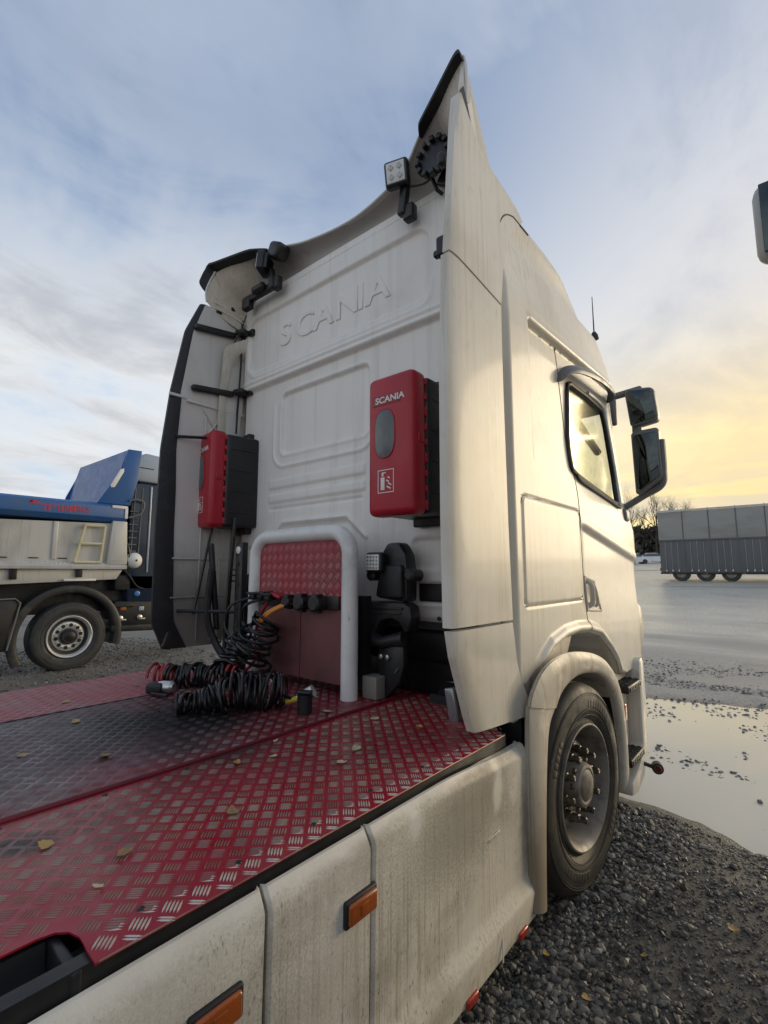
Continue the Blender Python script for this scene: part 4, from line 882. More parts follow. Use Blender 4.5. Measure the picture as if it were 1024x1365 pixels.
# ---- front corner: steps, bumper end, head lamp cheek, marker on a rubber stalk
bb = B(); bb.prism([(3.46, .36), (3.50, .90), (3.62, .955), (4.05, .955), (4.07, .30), (3.95, .16), (3.6, .16)], -1.10, -1.04, 'X', .02)
bb.out('step_well', M['fender'], truck)
bb = B(); bb.prism([(4.06, .87), (4.08, .95), (4.16, .97), (4.20, .94), (4.22, .62), (4.20, .30), (4.02, .14), (3.85, .10), (3.70, .12), (3.72, .20), (3.95, .26), (4.06, .36)], -1.08, -.945, 'X', .02)
bb.out('bumper_corner', M['cab'], truck)
for y, z in ((3.82, .80), (3.80, .33)):
    bb = B(); bb.box((-1.0, y + .05, z), (.13, .34, .05), bev=.012)
    st_ = bb.out('cab_step', M['blkmet'], truck)
    bb = B()
    for k in range(7):
        for j in range(3): bb.box((-1.045 + j * .042, y - .08 + k * .045, z + .028), (.02, .030, .010), Matrix.Rotation(.5, 4, 'Z'), .003)
        bb.box((-.934, y - .08 + k * .045, z), (.008, .030, .030), bev=.003)
    bb.out('step_studs', M['blk'], st_)
bb = B(); bb.prism([(4.28, 1.02), (4.40, .98), (4.50, 1.06), (4.52, 1.22), (4.46, 1.34), (4.36, 1.36)], -1.10, -.995, 'X', .03); bb.out('headlamp_cheek', M['cab'], truck)
B().box((-.93, 3.525, .70), (.035, .05, .11), bev=.012).out('fender_lamp', M['redlens'], truck)
lp = B().tube(smooth_path([(-1.02, 3.95, .27), (-.96, 4.02, .245), (-.90, 4.06, .22)], 12), .014, 8).out('stalk_marker_lamp', M['rubber'], truck)
B().lathe([(-.032, .024), (-.028, .038), (.028, .038), (.032, .024)], (-.872, 4.08, .215), 'Y', 20, rot=Matrix.Rotation(.3, 4, 'Z')).out('lamp_body', M['rubber'], lp)
B().lathe([(-.040, .020), (-.031, .027)], (-.872, 4.08, .215), 'Y', 18, rot=Matrix.Rotation(.3, 4, 'Z')).out('lamp_lens', mat('maroon_lens', (.10, .012, .015), .25), lp)

# ---- mirrors
def mirror(name, poly, y, arm, par, gl=None):
    m_ = B().prism(poly, y, y + .10, 'Y', .022).out(name, M['grey'], par)
    c = np.mean(poly, 0); B().prism([tuple(c + (np.array(p) - c) * .86) for p in poly], y - .004, y + .004, 'Y', .001).out('mirror_glass', M['mirror'], m_); return m_
mirror('wide_angle_mirror', [(-.955, 3.055), (-.93, 3.07), (-.765, 3.045), (-.740, 3.02), (-.722, 2.80), (-.735, 2.77), (-.90, 2.745), (-.925, 2.765)], 4.15, None, truck)
mirror('main_mirror', [(-.925, 2.690), (-.90, 2.710), (-.745, 2.715), (-.728, 2.70), (-.722, 2.33), (-.735, 2.30), (-.885, 2.195), (-.915, 2.215)], 4.15, None, truck)
bb = B(); bb.box((-1.0, 4.20, 3.045), (.34, .055, .05), Matrix.Rotation(-.09, 4, 'Y'), .018).box((-.885, 4.20, 2.73), (.07, .05, .12), bev=.015)
bb.tube(smooth_path([(-1.08, 4.17, 2.07), (-.98, 4.19, 2.13), (-.86, 4.20, 2.20), (-.74, 4.20, 2.27), (-.722, 4.20, 2.40), (-.722, 4.20, 2.62)], 30), .026, 8).box((-1.03, 4.15, 2.045), (.11, .14, .11), bev=.035).box((-1.03, 4.10, 2.88), (.05, .06, .22), bev=.02)
bb.out('mirror_arm', M['grey'], truck)
# roof aerial
an = B().lathe([(0, .035), (.03, .03), (.06, .014)], (-1.12, 4.02, 3.50), 'Z', 14).out('aerial', M['rubber'], truck)
B().tube([(-1.12, 4.02, 3.55), (-1.115, 4.0, 3.86)], [.006, .003], 6).out('aerial_whip', M['rubber'], an)

# ---- headboard: white bent tube, tread plate above, smeared sheets below
YB = 1.93
lx, rx_, tz, rc = -2.715, -1.862, 1.825, .13
pts = [(rx_, YB, DZ)] + [(rx_, YB, z) for z in np.linspace(1.0, tz - rc, 6)] + [(rx_ - rc + rc * math.cos(a), YB, tz - rc + rc * math.sin(a)) for a in np.linspace(0.15, math.pi / 2, 8)] + \
      [(lx + rc + rc * math.cos(a), YB, tz - rc + rc * math.sin(a)) for a in np.linspace(math.pi / 2, math.pi - .1, 8)] + [(lx, YB, z) for z in np.linspace(tz - rc, DZ, 7)]
B().tube(pts, .046, 18).out('headboard_tube', M['tube'], truck)
tp = B().prism([(-2.675, 1.425), (-1.905, 1.425), (-1.905, 1.73), (-1.95, 1.785), (-2.63, 1.785), (-2.675, 1.73)], YB - .003, YB + .003, 'Y').out('headboard_plate', M['red'], truck, False)
lugs('tread_lugs', M['lug_red'], (0, YB - .003, 0), (1, 0, 0), (0, 0, 1), -2.655, -1.92, 1.44, 1.765, tp, p=.056, h=.0028)
for x0, x1 in ((-2.675, -2.262), (-2.256, -1.905)):
    B().box(((x0 + x1) / 2, YB, 1.21), (x1 - x0, .006, .425)).out('headboard_sheet', M['alu'], truck)
B().box((CX, 2.04, 1.22), (.80, .06, .50)).out('headboard_backing', M['blk'], truck)
B().box((-1.775, 2.04, .995), (.10, .10, .115), bev=.006).out('white_bracket', M['inner'], truck)
# sockets along the headboard
bb = B(); bb.box((-2.29, YB - .012, 1.432), (.72, .016, .075), bev=.004); rail = bb.out('socket_rail', M['blkmet'], truck)
def socket(x, r, cap=True):
    s_ = B().lathe([(.0, r * 1.05), (-.03, r), (-.05, r), (-.055, r * 1.12), (-.07, r * 1.12), (-.078, r * .85)], (x, YB - .02, 1.428), 'Y', 18)
    if cap: s_.box((x, YB - .062, 1.428 + r * 1.1), (r * 1.2, .05, .016), bev=.005).box((x + r * .2, YB - .06, 1.428 - r * 1.15), (r * .8, .04, .014), bev=.004)
    return s_.out('cable_socket', M['blk'], rail)
socket(-2.055, .040); socket(-2.185, .040); socket(-2.30, .030)
bb = B()
for x, dz in ((-2.46, .012), (-2.53, .02), (-2.61, .016)): bb.box((x, YB - .06, 1.44 + dz), (.05, .10, .036), Matrix.Rotation(.2, 4, 'X'), .01).box((x, YB - .10, 1.455 + dz), (.075, .03, .016), Matrix.Rotation(.3, 4, 'Z'), .005)
bb.out('air_coupling', M['blk'], rail)
B().box((-2.40, YB - .055, 1.462), (.09, .07, .022), Matrix.Rotation(.25, 4, 'Y'), .007).out('air_coupling', M['redhose'], rail)

# ---- fire extinguisher boxes on the rear wall
def fire_box(x0, x1, z0, z1, turn=0.0):
    xc, zc, w_, h_ = (x0 + x1) / 2, (z0 + z1) / 2, x1 - x0, z1 - z0
    back = B().box((xc + .012, 2.12, zc - .005), (w_ - .004, .27, h_ - .03), bev=.022)
    for k in range(4): back.box((xc + .012, 2.12, z0 + h_ * (.16 + .22 * k)), (w_ + .004, .20, .012), bev=.004)
    back.box((xc, 2.22, zc), (w_ * .6, .06, h_ + .07), bev=.01)
    bo = back.out('extinguisher_box', M['blk'], truck)
    bo['label'] = 'red lidded fire extinguisher box, ' + ('right hand one beside the wind deflector' if x0 > CX else 'left hand one by the lamp cable')
    lid = B().box((xc, 1.935, zc), (w_, .125, h_), bev=.035)
    n = 9
    for k in range(n): lid.box((x1 - .004, 1.988, z0 + .05 + (h_ - .1) * k / (n - 1)), (.014, .03, .034 if k % 3 else .05), bev=.004).box((x0 + .004, 1.988, z0 + .05 + (h_ - .1) * k / (n - 1)), (.014, .03, .034), bev=.004)
    lid.box((x1 - .004, 1.94, zc + .02), (.018, .05, .06), bev=.005).box((xc + .05, 1.99, z1 - .002), (.06, .04, .016), bev=.005)
    li = lid.out('box_lid', M['redbox'], bo)
    ov = [(xc - .030 + .066 * math.copysign(abs(math.cos(a)) ** .8, math.cos(a)), zc + .055 + .128 * math.copysign(abs(math.sin(a)) ** .72, math.sin(a))) for a in np.linspace(0, 2 * np.pi, 40, endpoint=False)]
    B().prism(ov, 1.868, 1.874, 'Y', .003).out('inspection_window', M['smoke'], bo)
    B().tube([(p[0], 1.871, p[1]) for p in ov], .004, 6, closed=True).out('window_bead', M['redbox'], bo)
    B().box((xc - .020, 1.8725, z1 - .135), (.19, .004, .055), bev=.0015).out('name_recess', M['redhose'], bo)
    text_mesh('name_lettering', 'SCANIA', .046, M['print'], frame((xc - .092, 1.870, z1 - .150), (1, 0, 0), (0, 0, 1)), bo, ext=.0008, bold=.0012, sx=1.18)
    # extinguisher sticker: outlined square with bottle and flame drawn in white
    sx0, sz0 = xc - .075, z0 + .115; q = B()
    for a, b_, c_, d_ in ((0, 0, .105, .004), (0, .116, .105, .004), (0, .004, .004, .112), (.101, .004, .004, .112)): q.box((sx0 + a + c_ / 2, 1.8715, sz0 + b_ + d_ / 2), (c_, .002, d_))
    q.box((sx0 + .032, 1.8714, sz0 + .048), (.026, .002, .066), bev=.0008).box((sx0 + .032, 1.8714, sz0 + .094), (.012, .002, .016)).box((sx0 + .040, 1.8713, sz0 + .103), (.028, .002, .006))
    for k in range(4): q.box((sx0 + .072 + .008 * math.sin(k * 2.1), 1.8714, sz0 + .026 + .017 * k), (.028 - .004 * k, .002, .007), Matrix.Rotation(.5, 4, 'Y'))
    q.out('sticker_print', M['print'], bo)
    if turn:
        RT = Matrix.Translation((x1, 2.25, 0)) @ Matrix.Rotation(turn, 4, 'Z') @ Matrix.Translation((-x1, -2.25, 0))
        for o_ in [bo] + list(bo.children): o_.data.transform(RT)
fire_box(-1.690, -1.385, 1.885, 2.625)
fire_box(-3.49, -3.185, 1.93, 2.665, -rad(9))

# ---- rear cab suspension with work lamp, right of the headboard
bb = B(); bb.prism([(-1.835, 1.46), (-1.80, 1.63), (-1.79, 1.70), (-1.745, 1.765), (-1.66, 1.765), (-1.615, 1.70), (-1.60, 1.60), (-1.605, 1.44)], 2.10, 2.20, 'Y', .02)
bb.box((-1.70, 2.09, 1.55), (.16, .04, .18), bev=.015)
for x in (-1.845, -1.575): bb.lathe([(0, .032), (-.09, .032), (-.10, .02)], (x, 2.17, 1.585), 'Y', 16)
bb.box((-1.71, 2.12, 1.60), (.27, .05, .045), bev=.012)
bb.out('suspension_strut', M['blk'], truck)
bb = B(); yk = [(-1.93, 1.44), (-1.60, 1.44), (-1.555, 1.42), (-1.545, 1.36), (-1.575, 1.285), (-1.60, 1.285), (-1.62, 1.33), (-1.68, 1.355), (-1.76, 1.335), (-1.80, 1.27), (-1.83, 1.19), (-1.87, 1.185), (-1.90, 1.23), (-1.915, 1.30)]
bb.prism(yk, 2.06, 2.15, 'Y', .014); bb.box((-1.74, 2.055, 1.41), (.28, .012, .012), bev=.003).box((-1.74, 2.055, 1.385), (.26, .012, .01), bev=.003)
bb.out('cab_bracket', M['blkmet'], truck)
bb = B(); bb.tube([(-1.80, 2.07, 1.235), (-1.74, 2.06, 1.225), (-1.66, 2.06, 1.245), (-1.60, 2.07, 1.255)], [.038, .032, .034, .042], 14)
bb.out('cross_link', M['blkmet'], truck)
bb = B(); bb.prism([(-1.765, 1.215), (-1.60, 1.215), (-1.598, 1.12), (-1.625, 1.03), (-1.70, .955), (-1.735, .925), (-1.765, .925), (-1.76, 1.02), (-1.775, 1.12)], 2.06, 2.10, 'Y', .008)
frp = bb.out('lower_arm', M['blkmet'], truck)
for x in (-1.745, -1.70): B().lathe([(0, .015), (-.012, .014), (-.014, .006)], (x, 2.058, 1.152), 'Y', 8).out('arm_bolt', M['steel'], frp)
B().box((-1.64, 2.055, 1.09), (.035, .01, .006), Matrix.Rotation(-.9, 4, 'Y'), .002).out('chalk_mark', M['grey'], frp)
def lamp(c, s, rot, name='work_lamp', n=4):
    R3 = np.array(rot.to_3x3()); c = np.array(c, float); P = lambda q: R3 @ np.array(q, float) + c
    h_ = B().box(P((0, .03, 0)), (s * 1.28, .06, s * 1.28), rot, .018)
    for k in range(5): h_.box(P((-s * .5 + k * s * .25, .068, 0)), (.006, .03, s), rot)
    o = h_.out(name, M['blk'], truck)
    B().box(P((0, -.002, 0)), (s * .98, .010, s * .98), rot, .008).out('lamp_lens', M['led'], o)
    q = B()
    for i in range(n):
        for j in range(n): q.box(P(((i - (n - 1) / 2) * s * .9 / n, -.0085, (j - (n - 1) / 2) * s * .9 / n)), (s * .45 / n, .004, s * .45 / n), rot @ Matrix.Rotation(.785, 4, 'Y'), .001)
    q.out('led_cells', M['ledcell'], o); return o
lamp((-1.785, 2.03, 1.655), .088, Matrix.Rotation(0.08, 4, 'Z'))
# small grey strip reflector lying by the deflector foot
ll = B().box((-1.255, 1.985, .998), (.05, .035, .15), Matrix.Rotation(-.18, 4, 'Y'), .008).out('strip_reflector', M['ledcell'], truck)

# ---- work lamps and horn under the roof deflector
o = lamp((-1.64, 2.06, 3.965), .118, Matrix.Rotation(.30, 4, 'Z') @ Matrix.Rotation(.25, 4, 'X'), n=2)
B().box((-1.640, 2.14, 3.835), (.055, .05, .20), Matrix.Rotation(.15, 4, 'Y'), .014).box((-1.61, 2.16, 3.745), (.075, .06, .10), bev=.014).out('lamp_stalk', M['blkmet'], o)
B().tube(smooth_path([(-1.60, 2.14, 3.90), (-1.50, 2.16, 3.88), (-1.40, 2.16, 3.90)], 14), .006, 6).out('lamp_wire', M['rubber'], o)
hn = B().lathe([(.0, .045), (-.03, .07), (-.05, .095), (-.06, .10), (-.075, .098)], (-1.385, 2.16, 3.93), 'Y', 24, rot=Matrix.Identity(4))
for k in range(12):
    a = k * math.pi / 6; hn.box((-1.385 + .10 * math.cos(a), 2.08, 3.93 + .10 * math.sin(a)), (.03, .05, .03), Matrix.Rotation(-a, 4, 'Y'), .006)
hn.tube([(-1.46, 2.15, 3.93), (-1.42, 2.17, 3.80), (-1.40, 2.2, 3.78)], .012, 6).box((-1.35, 2.17, 3.84), (.10, .04, .10), Matrix.Rotation(.6, 4, 'Y'), .012).out('roof_beacon', M['blk'], truck)
o = lamp((-2.98, 2.06, 3.955), .12, Matrix.Rotation(-1.0, 4, 'Z') @ Matrix.Rotation(-.1, 4, 'X'), n=4)
bb = B(); bb.box((-2.90, 2.12, 3.83), (.05, .05, .18), Matrix.Rotation(-.2, 4, 'Y'), .014).box((-3.06, 2.14, 3.79), (.46, .045, .06), Matrix.Rotation(.02, 4, 'Y'), .014).box((-3.24, 2.14, 3.76), (.10, .06, .10), bev=.015).box((-2.86, 2.14, 3.79), (.07, .06, .11), bev=.015).box((-2.80, 2.10, 4.00), (.14, .12, .12), Matrix.Rotation(.5, 4, 'Y'), .03)
bb.lathe([(0, .03), (.12, .03), (.13, .015)], (-3.1, 2.10, 3.80), 'X', 12).out('lamp_bracket', M['blkmet'], o)

# ================================================================== coiled lines on the deck
def helix(path, R, turns, r, n=14, seg=22, sag=None):
    R0 = turns * 1.3
    P = smooth_path(path, 60); L_ = np.concatenate([[0], np.cumsum(np.linalg.norm(np.diff(P, axis=0), axis=1))]); N = int(turns * n)
    q0 = np.linspace(0, 1, N); s_ = L_[-1] * (q0 + .035 * np.sin(q0 * 19 + R0) * q0 * (1 - q0) * 4 / 1.4); C_ = np.stack([np.interp(s_, L_, P[:, i]) for i in range(3)], 1)
    T_ = np.gradient(C_, axis=0); T_ /= np.linalg.norm(T_, axis=1)[:, None]
    up = np.array([0, 0, 1.]) if abs(T_[N // 2, 2]) < .7 else np.array([1., 0, 0])
    A = np.cross(T_, up); A /= np.linalg.norm(A, axis=1)[:, None]; Bv = np.cross(A, T_)
    th = np.linspace(0, 2 * np.pi * turns, N); RR = np.interp(np.linspace(0, 1, N), np.linspace(0, 1, len(np.atleast_1d(R))), np.atleast_1d(R)) if np.ndim(R) else np.full(N, R)
    RR = RR * (1 + .14 * np.sin(th * .37 + 1) + .09 * np.sin(th * .91 + R0))
    A = A + Bv * (.25 * np.sin(th * .23 + R0))[:, None] + T_ * (.30 * np.sin(th * .17 + R0 * 2))[:, None]
    return C_ + RR[:, None] * (np.cos(th)[:, None] * A + np.sin(th)[:, None] * Bv)
F0 = DZ + .010
# black electric coil, fat, lying in front of the headboard
hx = helix([(-2.30, 1.205, F0 + .045), (-2.22, 1.30, F0 + .05), (-2.14, 1.42, F0 + .085), (-1.98, 1.60, F0 + .08)], [.036, .045, .076, .080, .070], 32, .009)
hx = np.concatenate([hx, smooth_path([hx[-1], (-1.93, 1.60, F0 + .05), (-1.90, 1.62, F0 + .04)], 8)])
co = B().tube(hx, .0080, 7).out('coiled_cable', M['hose']); tag(co, 'thick black coiled electric cable lying on the deck in front of the headboard', 'cable', 'coiled trailer lines')
sl_ = B().tube([(-1.955, 1.585, F0 + .035), (-1.895, 1.625, F0 + .055)], [.011, .016], 10).out('cable_sleeve', M['yellow'], co)
bb = B(); bb.tube([(-1.90, 1.62, F0 + .055), (-1.84, 1.66, F0 + .09)], [.026, .032], 14); bb.out('plug_collar', M['steel'], co)
bb = B(); bb.lathe([(-.075, .032), (.0, .036), (.025, .038), (.03, .03)], (-1.845, 1.61, F0 + .055), 'Z', 18).box((-1.835, 1.60, F0 + .095), (.07, .04, .016), Matrix.Rotation(.5, 4, 'Z'), .006); bb.out('cable_plug', M['blk'], co)
# red and black air coil running to the left
hx = helix([(-2.95, 1.40, F0 + .058), (-2.82, 1.50, F0 + .058), (-2.66, 1.60, F0 + .065), (-2.50, 1.70, F0 + .075)], [.055, .058, .056, .06], 24, .008)
k_ = len(hx); tail = smooth_path([hx[-1], (-2.52, 1.80, 1.08), (-2.60, 1.85, 1.20), (-2.56, 1.86, 1.33), (-2.46, 1.85, 1.44)], 24)
ac = B().tube(hx[:int(k_ * .20)], .0095, 7, k=0).tube(hx[int(k_ * .20) - 1:int(k_ * .92)], .0095, 7, k=1).tube(np.concatenate([hx[int(k_ * .92) - 1:], tail]), .0095, 7, k=0).out('coiled_air_line', M['redhose'], mats=[M['redhose'], M['hose']])
tag(ac, 'red air line coil with a black middle, stretched out to the left on the deck', 'hose', 'coiled trailer lines')
bb = B(); bb.lathe([(-.05, .028), (-.02, .034), (.03, .034), (.045, .022)], (-2.70, 1.36, F0 + .035), 'X', 14, rot=Matrix.Rotation(.5, 4, 'Z')); bb.out('coupling_head', M['steel'], ac)
bb = B(); bb.box((-2.745, 1.325, F0 + .03), (.10, .07, .06), Matrix.Rotation(.5, 4, 'Z'), .015).box((-2.66, 1.30, F0 + .012), (.12, .018, .014), Matrix.Rotation(.25, 4, 'Z'), .004); bb.out('coupling_body', M['blk'], ac)
# loose black coil hanging from the headboard
hx = helix([(-2.45, 1.82, 1.33), (-2.49, 1.80, 1.22), (-2.53, 1.79, 1.12), (-2.56, 1.78, 1.03)], [.07, .10, .105, .10], 9, .008, seg=22)
top_ = smooth_path([(-2.53, 1.86, 1.44), (-2.60, 1.78, 1.40), (-2.66, 1.80, 1.30), (-2.58, 1.80, 1.26), hx[0]], 24)
hc = B().tube(np.concatenate([top_[:-1], hx]), .0095, 7).out('coiled_air_line', M['hose']); tag(hc, 'loose black air line coil hanging down the headboard from its socket', 'hose', 'coiled trailer lines')
hx = helix([(-2.56, 1.73, 1.24), (-2.60, 1.72, 1.12), (-2.58, 1.66, 1.01)], [.05, .075, .08], 10, .008)
top_ = smooth_path([(-2.62, 1.86, 1.45), (-2.72, 1.76, 1.40), (-2.76, 1.74, 1.28), (-2.68, 1.74, 1.20), hx[0]], 24)
hd = B().tube(np.concatenate([top_[:-1], hx]), .0085, 7).out('coiled_cable', M['hose']); tag(hd, 'tangled thin black coil bunched beside the left headboard leg', 'cable', 'coiled trailer lines')
for dx, m in ((0, 'orange'), (.028, 'orange')):
    q = B().tube(smooth_path([(-2.30 + dx, 1.86, 1.425), (-2.40 + dx, 1.80, 1.37), (-2.47 + dx, 1.78, 1.31)], 12), .0095, 8).out('hose_sleeve', M[m], hc)

# ================================================================== fallen leaves
leafm = [mat('yellow_dry_leaf', (0.46, 0.30, 0.09), 0.6, layers=[((0.24, 0.13, 0.05), 40, (1, 1, 1), 0.45, 0.7, 0.8)]), mat('brown_dry_leaf', (0.30, 0.18, 0.08), 0.65, layers=[((0.12, 0.07, 0.04), 40, (1, 1, 1), 0.45, 0.7, 0.8)]), mat('pale_dry_leaf', (0.55, 0.44, 0.27), 0.6, layers=[((0.3, 0.2, 0.1), 40, (1, 1, 1), 0.45, 0.7, 0.8)])]
def leaf_mesh(sd):
    r = np.random.default_rng(sd); N = 18; a = np.linspace(0, 2 * np.pi, N, endpoint=False)
    rad2 = (.65 + .35 * np.abs(np.cos(a * 1.5 + r.uniform(0, 1)))) * (1 + r.uniform(-.18, .12, N)); x = rad2 * np.cos(a); y = rad2 * np.sin(a) * .68
    c1, c2 = r.uniform(.25, .75, 2); v = [(0, 0, .06)]
    for k in (.5, 1.0):
        v += [(x[i] * k, y[i] * k, .03 + c1 * (x[i] * k) ** 2 * .6 + c2 * abs(y[i] * k) * .6 + r.uniform(-.03, .03)) for i in range(N)]
    f = [(0, 1 + i, 1 + (i + 1) % N) for i in range(N)] + [(1 + i, 1 + N + i, 1 + N + (i + 1) % N, 1 + (i + 1) % N) for i in range(N)]
    me = bpy.data.meshes.new('leaf'); me.from_pydata(v, [], f); me.polygons.foreach_set('use_smooth', [True] * len(f)); me.update(); return me
LM = []
for i in range(6):
    me = leaf_mesh(i); me.materials.append(leafm[i % 3]); LM.append(me)
LEAVES = [((-1.465, .452), .030, 0, 'curled yellow leaf on the red plate near the black step notch'), ((-1.283, .562), .026, 2, 'pale folded leaf on the red plate nearest the skirt joint'),
 ((-1.195, .473), .016, 1, 'small brown leaf just above the corner of the step notch'), ((-2.516, .854), .034, 0, 'lone yellow leaf at the far edge of the greasy middle plate'),
 ((-1.968, .775), .036, 2, 'pale flat leaf on the blackened middle plate'), ((-1.261, .843), .028, 0, 'bright yellow leaf halfway along the red plate'),
 ((-1.334, 1.425), .036, 2, 'broad pale leaf on the red plate below the headboard foot'), ((-1.284, 1.294), .026, 0, 'small golden leaf between the broad leaf and the deck edge'),
 ((-1.564, 1.059), .024, 2, 'whitish leaf scrap close to the red deck seam'), ((-1.512, 1.176), .022, 2, 'pale leaf sliver beside the seam of the red plate'),
 ((-1.775, 1.684), .036, 0, 'orange leaf lying by the plug of the fat black coil'), ((-1.64, 1.282), .018, 1, 'tiny brown leaf on the seam towards the coils'),
 ((-1.528, 1.756), .030, 2, 'leaf scrap on the red plate right of the white bracket'), ((-1.307, 1.80), .026, 1, 'brown leaf in front of the strip reflector'),
 ((-2.213, .587), .024, 2, 'pale leaf on the greasy plate near its red seam'), ((-1.129, 1.761), .018, 0, 'small yellow leaf below the tip of the wind deflector'),
 ((-2.95, .95), .034, 1, 'brown leaf on the faded left plate'), ((-3.05, 1.35), .026, 2, 'pale leaf on the faded left plate towards the air line')]
for i, ((x, y), s_, mi, lb) in enumerate(LEAVES):
    o = bpy.data.objects.new('fallen_leaf', LM[(i * 2 + mi) % 6]); COL.objects.link(o); s_ *= .84; o.scale = (s_, s_, s_ * .9); o.location = (x, y, DZ + .004 + (.004 if -2.75 < x < -1.7 else 0)); o.rotation_euler = (.12 * math.sin(i), .1 * math.cos(i * 2), i * 1.9)
    tag(o, lb, 'leaf', 'leaves fallen on the deck')
for i, (x, y, s_, lb) in enumerate([(-.66, 1.72, .024, 'yellow leaf on the gravel between skirt and bottom picture edge'), (-.93, 2.16, .022, 'golden leaf on the gravel by the front tyre'), (-.60, 2.36, .016, 'small pale leaf out on the open gravel'), (-.33, 2.72, .026, 'cream leaf on the gravel near the puddle shore'), (-.72, 2.02, .024, 'rust brown leaf on the dark gravel beside the skirt')]):
    o = bpy.data.objects.new('fallen_leaf', LM[(i * 3) % 6]); COL.objects.link(o); o.scale = (s_,) * 3; z = float(ground_z(np.array([x]), np.array([y]))[0]); o.location = (x, y, z + .016); o.rotation_euler = (.15, .1, i * 2.2); tag(o, lb, 'leaf', 'leaves fallen on the gravel')

# ================================================================== tipper truck on the left
TX = -9.15
tip = thing('tipper_truck', 'grey and blue tipper truck with dark cab, parked left of the white tractor', 'truck', (TX - 1.2, 3.0, 0))
M['tgrey'] = mat('grey_tipper_body', (0.50, 0.50, 0.485), 0.45, 0.2, layers=[((0.20, 0.175, 0.135), 1.0, (18, 18, .8), .54, .76, .4), ((0.26, 0.25, 0.23), 1.5, (1, 1, .5), 0.45, 0.72, 0.7), ((0.50, 0.49, 0.46), 1, (8, 8, .5), 0.5, 0.75, 0.5)], rvar=.08)
M['tblue'] = mat('blue_tipper_paint', (0.016, 0.095, 0.30), 0.36, layers=[((0.09, 0.10, 0.12), 1.0, (14, 14, .9), .52, .74, .55), ((0.03, 0.10, 0.22), 1.5, (1, 1, .5), 0.45, 0.72, 0.7)], rvar=.06)
M['tcab'] = mat('dark_blue_cab_paint', (0.012, 0.022, 0.045), 0.22, coat=0.5)
M['tsilver'] = mat('silver_roof_paint', (0.36, 0.40, 0.44), 0.30, 0.3)
M['lad'] = mat('pale_yellow_steel', (0.58, 0.54, 0.36), 0.5, layers=[((0.50, 0.40, 0.14), 9, (1, 1, 1), .5, .7, .6)])
M['redtext'] = mat('red_print', (0.55, 0.025, 0.03), 0.45)
M['alubright'] = mat('bright_rim_aluminium', (0.72, 0.72, 0.70), 0.32, 0.55, layers=[((0.42, 0.41, 0.39), 6, (1, 1, 1), .45, .7, .6)])
tz = lambda y: .033 * (y - 3.0)        # it stands on the same gentle rise
B().prism([(-2.5, 1.72 + tz(-2.5)), (3.70, 1.72 + tz(3.7)), (3.70, 2.46), (-2.5, 2.46 + tz(-2.5))], TX - 2.4, TX - .03, 'X').out('tipper_body', M['tgrey'], tip)
B().prism([(-2.5, 1.43 + tz(-2.5)), (3.60, 1.46 + tz(3.6)), (3.73, 1.70), (-2.5, 1.67 + tz(-2.5))], TX - 2.3, TX - .02, 'X', .01).out('lower_skirt', M['tgrey'], tip)
B().prism([(3.40, 1.74), (3.74, 1.74), (3.70, 2.50), (3.46, 2.50)], TX - 2.42, TX + .045, 'X', .012).out('corner_pillar', M['tgrey'], tip)
bb = B()
for z in (1.82, 1.86, 1.90): bb.box((TX + .048, 3.55, z), (.006, .24, .012))
bb.out('pillar_fold', M['tgrey'], tip)
led = B().prism([(TX - .04, 1.64), (TX + .07, 1.66), (TX + .075, 1.70), (TX - .03, 1.79)], -2.5, 3.73, 'Y').out('tread_ledge', M['tgrey'], tip)
bb = B()
for k in range(70):
    y = -.6 + k * .062
    for j in (0, 1): bb.box((TX + .045 - .035 * j, y + .031 * j, 1.722 + .03 * j + tz(y) * .4), (.02, .034, .010), Matrix.Rotation(.6 if j else -.6, 4, 'Z'))
kind(bb.out('ledge_lugs', M['alubright'], led), 'stuff')
rail_ = B().prism([(TX - 2.45, 2.80), (TX - .02, 2.80), (TX + .07, 2.75), (TX + .07, 2.55), (TX - .02, 2.47), (TX - 2.45, 2.47)], -2.5, 3.69, 'Y', .012).out('top_rail', M['tblue'], tip)
text_mesh('rail_lettering', 'ZETTERBERGS', .135, M['redtext'], frame((TX + .0725, 2.385, 2.585), (0, 1, 0.03), (0, 0, 1)), rail_, ext=.001, bold=.0015, sx=.80)
bb = B(); bb.box((TX + .073, 2.27, 2.715), (.003, .11, .022), Matrix.Rotation(.12, 4, 'X')).box((TX + .073, 2.31, 2.68), (.003, .11, .022), Matrix.Rotation(.12, 4, 'X')).box((TX + .073, 2.235, 2.70), (.003, .03, .05)); bb.out('rail_emblem', M['redtext'], rail_)
bb = B(); bb.box((TX + .075, 3.55, 2.745), (.012, .26, .05), bev=.004).box((TX + .075, 3.66, 2.64), (.012, .05, .18), bev=.004); bb.out('corner_plate', M['print'], rail_)
bb = B()
for y in (1.95, 2.35, 2.75): bb.box((TX - .025, y, 1.83), (.02, .13, .016), bev=.004)
bb.out('hook_row', M['blkmet'], tip)
bb = B(); a0, a1, b0, b1 = (3.035, 2.39), (3.345, 2.395), (2.905, 1.77), (3.30, 1.77)
for p, q in ((a0, b0), (a1, b1), (a0, a1), (b0, b1), ((2.968, 2.08), (3.325, 2.085))): bb.tube([(TX + .03, p[0], p[1]), (TX + .03, q[0], q[1])], .024, 6)
bb.out('ladder', M['lad'], tip)
bb = B(); bb.box((TX + .0, 3.02, 1.475), (.05, .48, .035), bev=.008); bb.out('tarp_strip', M['print'], tip)
for y in (-1.2, -.2, .8, 1.75, 2.62): B().box((TX - .022, y, 2.12), (.022, .07, .62), bev=.008).out('body_rib', M['tgrey'], tip)
